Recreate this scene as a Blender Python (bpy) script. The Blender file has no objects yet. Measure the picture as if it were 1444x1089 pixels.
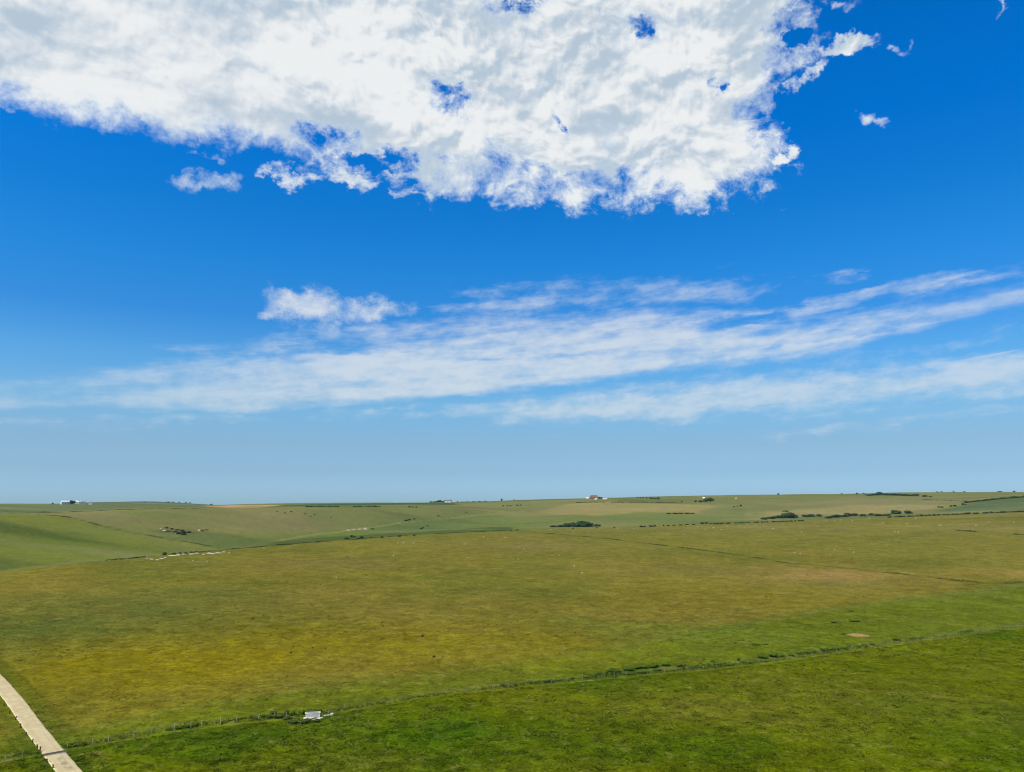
import bpy, math, random
import numpy as np

random.seed(7)
rng = np.random.default_rng(11)
C = bpy.context.scene.collection
sc = bpy.context.scene

# ------------------------------------------------------------------ camera
PW, PH, FPX = 1444.0, 1089.0, 1070.0
PITCH = math.radians(8.5)
HC = 48.0
cp, sp = math.cos(PITCH), math.sin(PITCH)
cam_d = bpy.data.cameras.new("camera")
cam = bpy.data.objects.new("camera", cam_d)
C.objects.link(cam)
cam.location = (0, 0, HC)
cam.rotation_euler = (math.pi / 2 + PITCH, 0, 0)
cam_d.sensor_width = 36
cam_d.lens = 36 * FPX / PW
cam_d.clip_start = 0.5
cam_d.clip_end = 60000
sc.camera = cam


def ray(x, y):
    u = (x - PW / 2) / FPX
    v = (y - PH / 2) / FPX
    return u, cp + v * sp, sp - v * cp


def azel(x, y):
    dx, dy, dz = ray(x, y)
    return math.degrees(math.atan2(dx, dy)), math.degrees(math.atan2(dz, math.hypot(dx, dy)))


def azt(x, y):
    dx, dy, dz = ray(x, y)
    return math.atan2(dx, dy), dz / math.hypot(dx, dy)


# ------------------------------------------------------------------ numpy helpers
def sstep(a, b, x):
    t = np.clip((x - a) / (b - a), 0, 1)
    return t * t * (3 - 2 * t)


_perm = np.random.default_rng(5).random((256, 256))


def vnoise(x, y):
    xi = np.floor(x).astype(np.int64)
    yi = np.floor(y).astype(np.int64)
    fx = x - xi
    fy = y - yi
    fx = fx * fx * fx * (fx * (fx * 6 - 15) + 10)
    fy = fy * fy * fy * (fy * (fy * 6 - 15) + 10)
    a = _perm[xi & 255, yi & 255]
    b = _perm[(xi + 1) & 255, yi & 255]
    c = _perm[xi & 255, (yi + 1) & 255]
    d = _perm[(xi + 1) & 255, (yi + 1) & 255]
    return (a + (b - a) * fx) * (1 - fy) + (c + (d - c) * fx) * fy


def fbm(x, y, n=4, seed=0.0):
    s = np.zeros_like(x)
    amp, tot = 1.0, 0.0
    ca, sa = math.cos(0.6), math.sin(0.6)
    x = x + seed * 17.3
    y = y - seed * 9.1
    for _ in range(n):
        s += amp * vnoise(x, y)
        tot += amp
        amp *= 0.5
        x, y = (x * ca - y * sa) * 2.03 + 13.7, (x * sa + y * ca) * 2.03 + 5.1
    return s / tot * 2 - 1


def pchip(xk, yk, x):
    xk = np.asarray(xk, float)
    yk = np.asarray(yk, float)
    h = np.diff(xk)
    d = np.diff(yk) / h
    m = np.zeros_like(yk)
    w1 = 2 * h[1:] + h[:-1]
    w2 = h[1:] + 2 * h[:-1]
    same = d[:-1] * d[1:] > 0
    with np.errstate(divide="ignore", invalid="ignore"):
        hm = (w1 + w2) / (w1 / d[:-1] + w2 / d[1:])
    m[1:-1] = np.where(same, hm, 0)
    m[0], m[-1] = d[0], d[-1]
    i = np.clip(np.searchsorted(xk, x) - 1, 0, len(h) - 1)
    t = np.clip((x - xk[i]) / h[i], 0, 1)
    t2, t3 = t * t, t * t * t
    return ((2 * t3 - 3 * t2 + 1) * yk[i] + (t3 - 2 * t2 + t) * h[i] * m[i]
            + (-2 * t3 + 3 * t2) * yk[i + 1] + (t3 - t2) * h[i] * m[i + 1])


def tab(xs, ys):
    return lambda x: float(pchip(xs, ys, np.array([x]))[0])


# ------------------------------------------------------------------ terrain profile
XC = [-300, -120, 0, 70, 130, 200, 300, 400, 480, 560, 640, 722, 830, 960, 1100, 1200, 1300, 1444, 1560, 1744]
row1 = tab([-300, 0, 100, 200, 320, 440, 560, 640, 722, 800, 900, 1000, 1100, 1200, 1300, 1444, 1744],
           [836, 807, 795, 786, 775, 765, 756, 751.5, 748, 745, 742.5, 739, 735.5, 732, 727.5, 721.5, 712])
dist1 = tab([-300, 0, 300, 560, 722, 960, 1200, 1444, 1744], [480, 520, 620, 760, 880, 1020, 1150, 1280, 1400])
row2 = tab([-300, 0, 100, 200, 300, 400, 480, 560, 722, 960, 1200, 1444, 1744],
           [729, 724.5, 721.5, 718, 717.5, 716.5, 715, 714.5, 722, 716, 711, 705, 700])
dist2 = tab([-300, 0, 300, 400, 560, 722, 960, 1200, 1444, 1744], [1100, 1150, 1300, 1350, 1500, 1500, 1600, 1800, 1900, 2000])
row3 = tab([-300, 0, 85, 130, 210, 290, 400, 560, 640, 722, 800, 838, 900, 960, 1100, 1200, 1290, 1370, 1444, 1744],
           [710, 710.5, 710.5, 709.8, 711, 712, 710, 709, 708.3, 705.5, 703.5, 702.7, 701, 700, 697.5, 696.5, 694.6, 693.4, 694, 697])
dist3 = tab([-300, 0, 300, 560, 722, 830, 960, 1200, 1444, 1744], [2000, 2000, 2200, 2100, 2000, 2000, 2200, 2500, 2700, 2800])
row4 = tab([-300, 0, 110, 160, 230, 300, 400, 560, 1744], [718, 715, 709.5, 707.3, 707.5, 712, 718, 722, 722])

FENCE_PX = [(-160, 1093), (0, 1072), (100, 1054), (184, 1040), (250, 1029), (310, 1021), (380, 1013.5), (440, 1009), (500, 999),
            (560, 989), (640, 977), (700, 971), (760, 965), (860, 955), (940, 948), (1000, 943), (1080, 934), (1150, 923),
            (1250, 910), (1340, 897), (1444, 883), (1600, 862)]
fence_row = tab([p[0] for p in FENCE_PX], [p[1] for p in FENCE_PX])


def knots(x):
    def los(row, D):
        return HC + D * azt(x, row)[1]
    fr = fence_row(min(max(x, -160), 1600))
    Df = HC / -azt(x, fr)[1]
    D1, D2, D3 = dist1(x), dist2(x), dist3(x)
    r1, r2, r3 = row1(x), row2(x), row3(x)
    z1 = los(r1, D1)
    K = [(0.1, 0.0), (Df * 0.7, 0.0), (Df, -0.6), (Df * 1.3, -0.6 + (z1 + 0.6) * 0.08),
         (Df * 1.3 + (D1 - Df * 1.3) * 0.55, -0.6 + (z1 + 0.6) * 0.55 + 0.6),
         (D1, z1)]
    K.append((D1 * 1.08, los(r1, D1 * 1.08) - 3))
    Dv = D1 + (D2 - D1) * 0.42
    K.append((Dv, los(r1, Dv) - 2.5))
    Dm = D1 + (D2 - D1) * 0.74
    K.append((Dm, los(r1 * 0.5 + r2 * 0.5, Dm)))
    K.append((D2, los(r2, D2)))
    Dg = D2 * 0.55 + D3 * 0.45
    g = float(np.interp(x, [300, 440], [1, 0]))
    rg = g * (r2 + 1.6) + (1 - g) * (r2 * 0.5 + r3 * 0.5)
    K.append((Dg, los(rg, Dg)))
    K.append((D3, los(r3, D3)))
    K.append((D3 * 1.18, los(r3 + 2.5, D3 * 1.18)))
    K.append((5500, los(row4(x), 5500)))
    K.append((8500, los(735, 8500)))
    return np.array(K)


KN = np.array([knots(x) for x in XC])
AZC = np.array([azt(x, 720)[0] for x in XC])

az_d = np.radians(np.arange(-43, 43.001, 0.085))
az_c = np.radians(np.arange(46, 314.1, 4))
AZ = np.concatenate([az_d, az_c])
nd = len(az_d)
R = np.concatenate([[0.5, 6, 14, 24, 36, 50, 66, 82, 96], np.exp(np.arange(math.log(108), math.log(470), 0.0034)),
                    np.exp(np.arange(math.log(471.5), math.log(8400), 0.0075))])
Z = np.zeros((len(AZ), len(R)))
for i, a in enumerate(AZ):
    aa = a if a < math.pi else a - 2 * math.pi
    aa = min(max(aa, AZC[0]), AZC[-1])
    kd = [float(pchip(AZC, KN[:, k, 0], np.array([aa]))[0]) for k in range(KN.shape[1])]
    kz = [float(pchip(AZC, KN[:, k, 1], np.array([aa]))[0]) for k in range(KN.shape[1])]
    Z[i] = pchip(kd, kz, R)
AA, RR = np.meshgrid(AZ, R, indexing="ij")
GX, GY = RR * np.sin(AA), RR * np.cos(AA)

# road centreline, from the crossing and the bend
def flat_at(x, y, z=0.0):
    dx, dy, dz = ray(x, y)
    t = (z - HC) / dz
    return np.array([dx * t, dy * t])


ROAD_PX = [(166, 1170), (134, 1125), (102, 1089), (74.5, 1055), (44, 1018), (20, 988), (-9, 958), (-58, 921), (-130, 884)]
ROAD_C = np.array([flat_at(*p) for p in ROAD_PX])


def polyline_dist(px, py, P):
    best = np.full(px.shape, 1e9)
    for (ax, ay), (bx, by) in zip(P[:-1], P[1:]):
        ex, ey = bx - ax, by - ay
        t = np.clip(((px - ax) * ex + (py - ay) * ey) / (ex * ex + ey * ey), 0, 1)
        best = np.minimum(best, np.hypot(px - ax - t * ex, py - ay - t * ey))
    return best


def inside(px, py, P):
    r = np.zeros(px.shape, bool)
    n = len(P)
    for i in range(n):
        (ax, ay), (bx, by) = P[i], P[(i + 1) % n]
        if ay == by:
            continue
        c = ((ay > py) != (by > py)) & (px < (bx - ax) * (py - ay) / (by - ay) + ax)
        r ^= c
    return r


road_d = polyline_dist(GX, GY, ROAD_C)
relief = (sstep(140, 500, RR) * 0.5 * fbm(GX / 70, GY / 70, 3, 1) + sstep(500, 1500, RR) * 1.6 * fbm(GX / 260, GY / 260, 3, 2)
          + sstep(2500, 5500, RR) * 6 * fbm(GX / 500, GY / 500, 3, 2.5))
near_f = 1 - sstep(330, 600, RR)
micro = near_f * (0.30 * fbm(GX / 11, GY / 11, 3, 3) + 0.16 * fbm(GX / 3.0, GY / 3.0, 2, 4))
Z += (relief + micro) * sstep(3.0, 9.0, road_d)


def height(x, y):
    x = np.atleast_1d(np.asarray(x, float))
    y = np.atleast_1d(np.asarray(y, float))
    a = np.arctan2(x, y)
    a = np.where(a < AZ[0], a + 2 * math.pi, a)
    d = np.hypot(x, y)
    i = np.clip(np.searchsorted(AZ, a) - 1, 0, len(AZ) - 2)
    j = np.clip(np.searchsorted(R, d) - 1, 0, len(R) - 2)
    s = np.clip((a - AZ[i]) / (AZ[i + 1] - AZ[i]), 0, 1)
    t = np.clip((d - R[j]) / (R[j + 1] - R[j]), 0, 1)
    return (Z[i, j] * (1 - s) + Z[i + 1, j] * s) * (1 - t) + (Z[i, j + 1] * (1 - s) + Z[i + 1, j + 1] * s) * t


def at(x, y):
    """ground point seen at pixel (x, y); above the skyline it falls back to the crest"""
    a, t = azt(x, y)
    i = int(np.clip(np.searchsorted(AZ[:nd], a) - 1, 0, nd - 2))
    s = min(max((a - AZ[i]) / (AZ[i + 1] - AZ[i]), 0), 1)
    prof = Z[i] * (1 - s) + Z[i + 1] * s
    gap = prof - (HC + R * t)
    j = np.where(gap[:-2] >= 0)[0]
    if len(j) and j[0] > 0:
        k = j[0]
        f = gap[k - 1] / (gap[k - 1] - gap[k])
        D = R[k - 1] + f * (R[k] - R[k - 1])
    else:
        m = (R > 60) & (R < 6000)
        D = R[m][np.argmax(gap[m] / R[m])]
    X, Y = D * math.sin(a), D * math.cos(a)
    return np.array([X, Y, float(height(X, Y)[0])])


def at2(x, y):
    return at(x, y)[:2]


# folds of the downs: hollows followed by the valley paths, and broad swells on the far slopes
_f1 = np.array([at2(*q_) for q_ in [(380, 764), (430, 756), (500, 746), (560, 738), (640, 729), (740, 721), (800, 716)]])
_f2 = np.array([at2(*q_) for q_ in [(60, 728), (137, 741), (223, 758), (308, 772)]])
_f3 = np.array([at2(*q_) for q_ in [(760, 733), (900, 726), (1040, 722), (1180, 717)]])
_kd = lambda k: np.interp(np.where(AA > math.pi, AA - 2 * math.pi, AA), AZC, KN[:, k, 0])
_D1, _D3 = _kd(5), _kd(11)
_win = sstep(_D1 * 1.10, _D1 * 1.45, RR) * (1 - sstep(_D3 * .74, _D3 * .96, RR))
for _p, _dep, _wd in ((_f1, 11, 95), (_f2, 3.5, 90), (_f3, 7, 110)):
    Z -= _win * _dep * np.exp(-(polyline_dist(GX, GY, _p) / _wd) ** 2)
Z += _win * 3.4 * fbm(GX / 230, GY / 230, 3, 2.7)


# ------------------------------------------------------------------ ground colour map (plan view)
KILL = np.array([1.40, 1.46, 1.36])


def srgb(r, g, b):
    c = np.array([r, g, b]) / 255.0
    return np.where(c <= 0.04045, c / 12.92, ((c + 0.055) / 1.055) ** 2.4)


def alb(r, g, b):
    return srgb(r, g, b) / KILL


fence_w = np.array([at2(*p) for p in FENCE_PX])
near_poly = np.vstack([fence_w, [[900, 300], [900, -900], [-900, -900], [-900, 60]]])
VERGE_PX = [(-160, 1060), (0, 1045), (110, 1030), (220, 1003), (330, 984), (480, 966), (640, 946), (760, 928), (900, 906), (1064, 875),
            (1250, 847), (1444, 823), (1600, 808)]
verge_w = np.array([at2(*p) for p in VERGE_PX])
verge_poly = np.vstack([verge_w, fence_w[::-1]])
ridge_w = np.array([at2(x, row1(x) + 0.4) for x in range(-300, 1745, 60)])
big_poly = np.vstack([ridge_w, verge_w[::-1]])

FIELDS = [  # (pixel outline, colour, edge softness)
    ([(-60, 812), (0, 805), (100, 793), (200, 785), (310, 774), (223, 757.4), (137, 740), (52, 726.3), (0, 724.5), (-60, 727)], (124, 132, 48), .004),
    ([(290, 771), (440, 764), (500, 760), (640, 751), (722, 747), (740, 735), (640, 729), (560, 737), (480, 746), (400, 752), (330, 757)], (112, 129, 50), .02),
    ([(500, 758), (560, 755), (722, 747), (900, 741.5), (1000, 737), (1060, 735), (1040, 724), (900, 723), (830, 728), (740, 722), (640, 730), (560, 738)], (116, 130, 62), .012),
    ([(760, 722), (800, 711), (860, 707), (960, 711), (1040, 717), (1060, 727), (960, 722), (900, 722), (840, 728)], (158, 150, 84), .01),
    ([(1060, 733), (1080, 722), (1200, 712), (1345, 712), (1310, 722), (1200, 726)], (156, 146, 88), .015),
    ([(330, 775), (440, 765), (560, 756), (722, 748), (722, 743.6), (640, 746.5), (560, 750), (440, 758), (380, 765)], (82, 100, 42), .006),
    ([(985, 722), (1012, 714.5), (1050, 714), (1052, 727), (1000, 726)], (112, 126, 64), .004),
    ([(1318, 722), (1360, 712), (1400, 705.5), (1444, 701), (1560, 697), (1560, 715), (1444, 719.5)], (98, 118, 72), .004),
    ([(-60, 711.2), (80, 711), (290, 712.5), (240, 716), (130, 719.5), (0, 723), (-60, 727)], (112, 126, 76), .008),
    ([(396, 712), (480, 710.5), (560, 709.5), (640, 709), (650, 711.5), (600, 713), (500, 714), (400, 714)], (66, 98, 58), .006),
    ([(286, 714), (330, 712.4), (395, 712.6), (362, 716.2), (320, 716.6)], (206, 168, 104), .005),
    ([(640, 709), (722, 706), (830, 704), (850, 705.5), (740, 712), (660, 715)], (128, 132, 74), .01),
    ([(1100, 713), (1200, 702), (1340, 706), (1400, 704), (1340, 711), (1200, 711)], (138, 134, 84), .02),
]
FIELDS_W = [(np.array([at2(*p) for p in P]), alb(*c), w) for P, c, w in FIELDS]

LINES = [  # pixel polyline, colour, width in metres, strength
    ([(52, 726.3), (137, 740), (223, 757.4), (308, 773)], (84, 92, 40), 4.0, .8),
    ([(754, 751), (866, 760.8), (978, 774.5), (1049, 783.7), (1114, 794.7), (1138, 796.3), (1211, 803.4), (1274, 810), (1340, 818), (1401, 824), (1444, 822), (1520, 816)], (82, 88, 30), 2.2, .75),
    ([(1080, 789), (1138, 793.5), (1211, 800.5), (1274, 807), (1350, 815)], (150, 142, 70), 3.0, .55),
    ([(1174, 736), (1240, 740), (1314, 744)], (172, 160, 88), 3.5, .7),
    ([(380, 765), (430, 756), (500, 746), (560, 738), (640, 730.5), (740, 721)], (165, 156, 92), 4.5, .75),
    ([(489, 748), (505, 746.5), (520, 745)], (226, 216, 178), 3.0, .8),
    ([(0, 718), (60, 722.6), (130, 720.5), (200, 717)], (78, 86, 42), 4.0, .5),
    ([(820, 708.4), (900, 708), (960, 709)], (92, 106, 56), 6.0, .7),
    ([(1360, 825), (1444, 820)], (60, 78, 26), 3.0, .6),
    ([(1085, 712), (1180, 703), (1280, 702), (1400, 707)], (112, 116, 66), 7.0, .5),
]
LINES_W = [(np.array([at2(*p) for p in P]), alb(*c), w, s) for P, c, w, s in LINES]

BLOBS = [  # pixel centre, half extents, colour, strength
    (280, 925, 270, 48, (142, 130, 16), .95), (660, 905, 240, 26, (140, 130, 20), .62), (140, 866, 210, 28, (92, 106, 38), .95),
    (200, 845, 240, 18, (118, 116, 46), .5), (560, 850, 260, 16, (132, 122, 44), .5), (1000, 846, 160, 18, (134, 122, 36), .6),
    (1150, 812, 110, 13, (164, 138, 72), .8), (1420, 808, 60, 6, (166, 140, 64), .7), (900, 800, 150, 10, (138, 126, 56), .5),
    (460, 795, 140, 10, (128, 116, 56), .6), (760, 770, 90, 8, (136, 124, 64), .6), (300, 748, 110, 8, (142, 134, 72), .5),
    (230, 735, 60, 5, (134, 128, 72), .6), (250, 750, 26, 3, (84, 84, 52), .8), (440, 1085, 300, 22, (108, 116, 30), .5), (1000, 1000, 150, 22, (118, 118, 34), .65),
    (520, 1030, 290, 26, (68, 100, 7), .5), (640, 1040, 150, 35, (64, 100, 6), .6), (250, 1045, 160, 16, (70, 100, 12), .6), (1360, 1060, 130, 40, (104, 124, 4), .6),
    (930, 1050, 150, 22, (90, 108, 12), .5), (1230, 985, 200, 26, (112, 114, 34), .5), (80, 985, 60, 40, (106, 108, 20), .4),
    (590, 745, 60, 5, (86, 112, 58), .7), (430, 735, 90, 8, (138, 130, 74), .4), (880, 715, 70, 5, (160, 152, 88), .4), (40, 765, 160, 9, (96, 118, 42), .6),
    (90, 745, 140, 5, (124, 138, 64), .5), (1180, 770, 220, 10, (128, 126, 46), .5), (380, 870, 100, 9, (112, 110, 34), .5),
    (520, 958, 200, 12, (112, 116, 34), .5), (980, 890, 120, 12, (104, 122, 36), .5), (640, 888, 150, 8, (148, 130, 40), .5),
]
BLOBS_W = []
for bx, by, rx, ry, col, st in BLOBS:
    p, q1, q2 = at2(bx, by), at2(bx, by - ry), at2(bx, min(by + ry, 1500))
    D = math.hypot(*p)
    BLOBS_W.append((math.atan2(*p), D, max(rx / FPX * D, 1), max(0.5 * abs(math.hypot(*q1) - math.hypot(*q2)), 2), alb(*col), st))

EARTH = [(1210, 895.8, 15, 2.3)]
EARTH_W = []
for bx, by, rx, ry in EARTH:
    p, q1, q2 = at2(bx, by), at2(bx, by - ry), at2(bx, by + ry)
    EARTH_W.append((p, rx / FPX * math.hypot(*p), 0.5 * abs(math.hypot(*q1) - math.hypot(*q2))))


def poly_mask(x, y, P, soft):
    return sstep(-1, 1, np.where(inside(x, y, P), 1.0, -1.0) * polyline_dist(x, y, np.vstack([P, P[:1]])) / soft)


def ground_colour(x, y):
    x = np.asarray(x, float)
    y = np.asarray(y, float)
    D = np.hypot(x, y)
    col = np.empty(x.shape + (3,))
    col[:] = alb(124, 130, 66)

    def over(c, m):
        col[:] = col * (1 - m[..., None]) + np.asarray(c) * m[..., None]
    big = fbm(x / 160, y / 160, 4, 6)
    over(alb(142, 134, 80), sstep(-.1, .6, big) * 0.32)
    over(alb(104, 120, 58), sstep(.1, .7, -big) * 0.5)
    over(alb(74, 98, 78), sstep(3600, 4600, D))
    for P, c, w in FIELDS_W:
        jx = x + fbm(x / 40, y / 40, 2, 8) * 5
        over(c * 1.0, poly_mask(jx, y, P, np.maximum(D * w, 3)))
    mb = poly_mask(x, y, big_poly, np.maximum(D * .004, 1.5))
    over(alb(130, 124, 40), mb)
    n1 = fbm(x / 55, y / 55, 4, 9)
    n2 = fbm(x / 18, y / 18, 4, 12)
    over(alb(104, 114, 38), mb * sstep(.0, .55, n1) * .6)
    over(alb(148, 128, 52), mb * sstep(.05, .6, -n1 + .3 * n2) * .4)
    over(alb(128, 126, 54), mb * sstep(380, 900, D) * .55)
    over(alb(90, 106, 36), mb * sstep(.25, .6, n2) * .3)
    over(alb(154, 138, 60), mb * sstep(.28, .6, -n2) * .35)
    wv = fbm(x / 9, y / 9, 3, 3.3) * 5
    dv = np.hypot(x + wv, y + wv)
    mv = poly_mask(x + wv, y + wv, verge_poly, np.maximum(D * .028, 2.5))
    over(alb(108, 122, 24), mv)
    over(alb(122, 130, 44), mv * sstep(.0, .5, n2) * .35)
    over(alb(86, 108, 26), mv * sstep(.05, .5, -n2) * .4)
    mn = poly_mask(x, y, near_poly, 0.7)
    over(alb(106, 117, 6), mn)
    n3 = fbm(x / 26, y / 26, 4, 21)
    over(alb(108, 118, 18), mn * sstep(.0, .5, n3) * .8)
    over(alb(74, 102, 8), mn * sstep(.0, .5, -n3) * .7)
    for a, D0, rw, rh, c, st in BLOBS_W:
        da = (np.arctan2(x, y) - a) * D / rw
        dd = (D - D0) / rh
        q = da * da + dd * dd + fbm(x / (rw * .4), y / (rh * .4 + rw * .1), 3, 4.4) * .8
        over(c, np.exp(-np.maximum(q, 0) * 1.1) * st)
    for P, c, w, s in LINES_W:
        d = polyline_dist(x, y, P)
        br = .75 + .25 * fbm(x / 14, y / 14, 2, 7.7)
        ww = np.maximum(w, D * .0011)
        over(c, (1 - sstep(ww * .3, ww, d)) * s * br)
    fm = poly_mask(x, y, FIELDS_W[0][0], np.maximum(D * .004, 3))
    bands = fbm(x / 260 + y / 900, y / 62, 3, 14)
    over(alb(80, 100, 36), fm * sstep(.0, .45, bands) * .8)
    over(alb(132, 134, 74), fm * sstep(.05, .5, -bands) * .7)
    fb = fbm(x / 240, y / 80, 4, 15) * sstep(700, 1000, D) * (1 - fm)
    over(alb(88, 104, 50), sstep(.08, .5, fb) * .55)
    over(alb(150, 140, 86), sstep(.08, .5, -fb) * .45)
    # fence side: rank growth behind, trodden sheep path in front
    df = polyline_dist(x, y, fence_w)
    jit = fbm(x / 5, y / 5, 3, 31)
    over(alb(46, 78, 22), (1 - sstep(.6, 3.2 + 1.5 * jit, df)) * (1 - mn) * .6 * sstep(-.15, .3, fbm(x / 26, y / 26, 3, 51)))
    sheep_path = np.exp(-((df - 1.5) / .45) ** 2) * mn
    over(alb(122, 134, 50), sheep_path * np.clip(.45 + .5 * jit + .3 * fbm(x / 30, y / 30, 2, 52), 0, .8))
    over(alb(44, 74, 12), np.exp(-((df - 3.2) / .9) ** 2) * mn * .3)
    # road verges
    dr = polyline_dist(x, y, ROAD_C)
    over(alb(74, 96, 22), (1 - sstep(3, 6.5, dr)) * .5)
    over(alb(46, 72, 14), np.exp(-((dr - 5.6) / .6) ** 2) * .35)
    for p, rw, rh in EARTH_W:
        q = ((x - p[0]) / rw) ** 2 + ((y - p[1]) / rh) ** 2 + fbm(x / 2.5, y / 2.5, 3, 2.2) * .5
        over(alb(176, 142, 82), 1 - sstep(.7, 1.05, q))
    # worn blotches of every size, plain pasture variation
    f1 = fbm(x / 9, y / 9, 3, 40)
    f2 = fbm(x / 3.2, y / 3.2, 3, 41)
    k = 1 + (0.15 * f1 + 0.22 * f2 * (1 - .6 * sstep(170, 420, D))) * (1 - .5 * sstep(400, 1500, D)) + .12 * fbm(x / 90, y / 50, 4, 44)
    return np.clip(col * k[..., None], 0.001, 1)


# ------------------------------------------------------------------ node helpers
def new_mat(name):
    m = bpy.data.materials.new(name)
    m.use_nodes = True
    nt = m.node_tree
    b = nt.nodes["Principled BSDF"]
    b.inputs["Specular IOR Level"].default_value = 0.0
    b.inputs["Roughness"].default_value = 0.9
    return m, nt, b


class V:
    """tiny expression wrapper over math nodes"""
    nt = None

    def __init__(s, sock):
        s.s = sock

    @staticmethod
    def op(kind, *args, clamp=False):
        n = V.nt.nodes.new("ShaderNodeMath")
        n.operation = kind
        n.use_clamp = clamp
        for i, a in enumerate(args):
            if isinstance(a, V):
                V.nt.links.new(a.s, n.inputs[i])
            else:
                n.inputs[i].default_value = a
        return V(n.outputs[0])

    def __add__(s, o): return V.op("ADD", s, o)
    __radd__ = __add__
    def __sub__(s, o): return V.op("SUBTRACT", s, o)
    def __rsub__(s, o): return V.op("SUBTRACT", o, s)
    def __mul__(s, o): return V.op("MULTIPLY", s, o)
    __rmul__ = __mul__
    def __truediv__(s, o): return V.op("DIVIDE", s, o)
    def min(s, o): return V.op("MINIMUM", s, o)
    def max(s, o): return V.op("MAXIMUM", s, o)
    def smin(s, o, k): return V.op("SMOOTH_MIN", s, o, k)

    def smooth(s, a, b, lo=0.0, hi=1.0):
        n = V.nt.nodes.new("ShaderNodeMapRange")
        n.interpolation_type = "SMOOTHSTEP"
        V.nt.links.new(s.s, n.inputs["Value"])
        for k, v in (("From Min", a), ("From Max", b), ("To Min", lo), ("To Max", hi)):
            n.inputs[k].default_value = v
        return V(n.outputs[0])


def vec(x, y, z=0.0):
    n = V.nt.nodes.new("ShaderNodeCombineXYZ")
    for i, a in enumerate((x, y, z)):
        if isinstance(a, V):
            V.nt.links.new(a.s, n.inputs[i])
        else:
            n.inputs[i].default_value = a
    return n.outputs[0]


def noise(vecsock, scale, detail=4, rough=0.5, dist=0.0, lac=2.0):
    n = V.nt.nodes.new("ShaderNodeTexNoise")
    n.inputs["Scale"].default_value = scale
    n.inputs["Detail"].default_value = detail
    n.inputs["Roughness"].default_value = rough
    n.inputs["Distortion"].default_value = dist
    n.inputs["Lacunarity"].default_value = lac
    V.nt.links.new(vecsock, n.inputs["Vector"])
    return V(n.outputs["Fac"])


def mixc(fac, a, b):
    n = V.nt.nodes.new("ShaderNodeMix")
    n.data_type = "RGBA"
    for sock, v in ((n.inputs[0], fac), (n.inputs[6], a), (n.inputs[7], b)):
        if isinstance(v, V):
            V.nt.links.new(v.s, sock)
        elif hasattr(v, "is_linked"):
            V.nt.links.new(v, sock)
        elif isinstance(v, (int, float)):
            sock.default_value = v
        else:
            sock.default_value = (*v, 1)
    return n.outputs[2]


def scalec(col, fac):
    n = V.nt.nodes.new("ShaderNodeVectorMath")
    n.operation = "SCALE"
    V.nt.links.new(col, n.inputs[0])
    if isinstance(fac, V):
        V.nt.links.new(fac.s, n.inputs["Scale"])
    else:
        n.inputs["Scale"].default_value = fac
    return n.outputs[0]


def position():
    g = V.nt.nodes.new("ShaderNodeNewGeometry")
    return g.outputs["Position"]


def attr(name):
    a = V.nt.nodes.new("ShaderNodeAttribute")
    a.attribute_name = name
    return a.outputs["Color"]


def bump(height_v, dist, strength, b):
    n = V.nt.nodes.new("ShaderNodeBump")
    n.inputs["Distance"].default_value = dist
    n.inputs["Strength"].default_value = strength
    V.nt.links.new(height_v.s, n.inputs["Height"])
    V.nt.links.new(n.outputs[0], b.inputs["Normal"])


# ------------------------------------------------------------------ materials
M = {}
m, nt, b = new_mat("pasture"); V.nt = nt
p = position()
n_a = noise(p, 0.9, 5, 0.65)
n_b = noise(p, 0.11, 5, 0.6)
n_c = noise(p, 3.0, 3, 0.6)
k = (n_a.smooth(.3, .7, .72, 1.28)) * (n_b.smooth(.3, .7, .88, 1.12)) * n_c.smooth(.25, .75, .8, 1.2) * noise(p, .27, 4, .6).smooth(.3, .7, .86, 1.14)
base = attr("grass_colour")
tex = V([q_ for q_ in nt.nodes if q_.type == "ATTRIBUTE"][0].outputs["Alpha"])
k = 1 + (k - 1) * tex
dry = mixc((noise(p, .35, 5, .7).smooth(.54, .70, 0, .45)).max(noise(p, .13, 6, .75).smooth(.55, .70, 0, .4)), base, alb(160, 146, 78))
nt.links.new(scalec(dry, k), b.inputs["Base Color"])
bump(n_a * .6 + n_c * .4, 0.5, 0.55, b)
M["pasture"] = m

m, nt, b = new_mat("grass_blades"); V.nt = nt
nt.links.new(attr("grass_colour"), b.inputs["Base Color"])
tr_ = nt.nodes.new("ShaderNodeBsdfTranslucent")
nt.links.new(attr("grass_colour"), tr_.inputs["Color"])
mx_ = nt.nodes.new("ShaderNodeMixShader"); mx_.inputs[0].default_value = .42
nt.links.new(b.outputs[0], mx_.inputs[1]); nt.links.new(tr_.outputs[0], mx_.inputs[2])
nt.links.new(mx_.outputs[0], [q_ for q_ in nt.nodes if q_.type == "OUTPUT_MATERIAL"][0].inputs["Surface"])
b.inputs["Specular IOR Level"].default_value = 0.03
M["blades"] = m


def leaf_mat(name, c1, c2, c3):
    m, nt, b = new_mat(name); V.nt = nt
    p = position()
    o = V.nt.nodes.new("ShaderNodeObjectInfo")
    rnd = V(o.outputs["Random"])
    c = mixc(noise(p, .9, 4, .7).smooth(.35, .65), c1, c2)
    c = mixc(noise(p, 2.6, 3, .6).smooth(.5, .75, 0, .7), c, c3)
    nt.links.new(scalec(c, rnd * .5 + .75), b.inputs["Base Color"])
    return m


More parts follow.
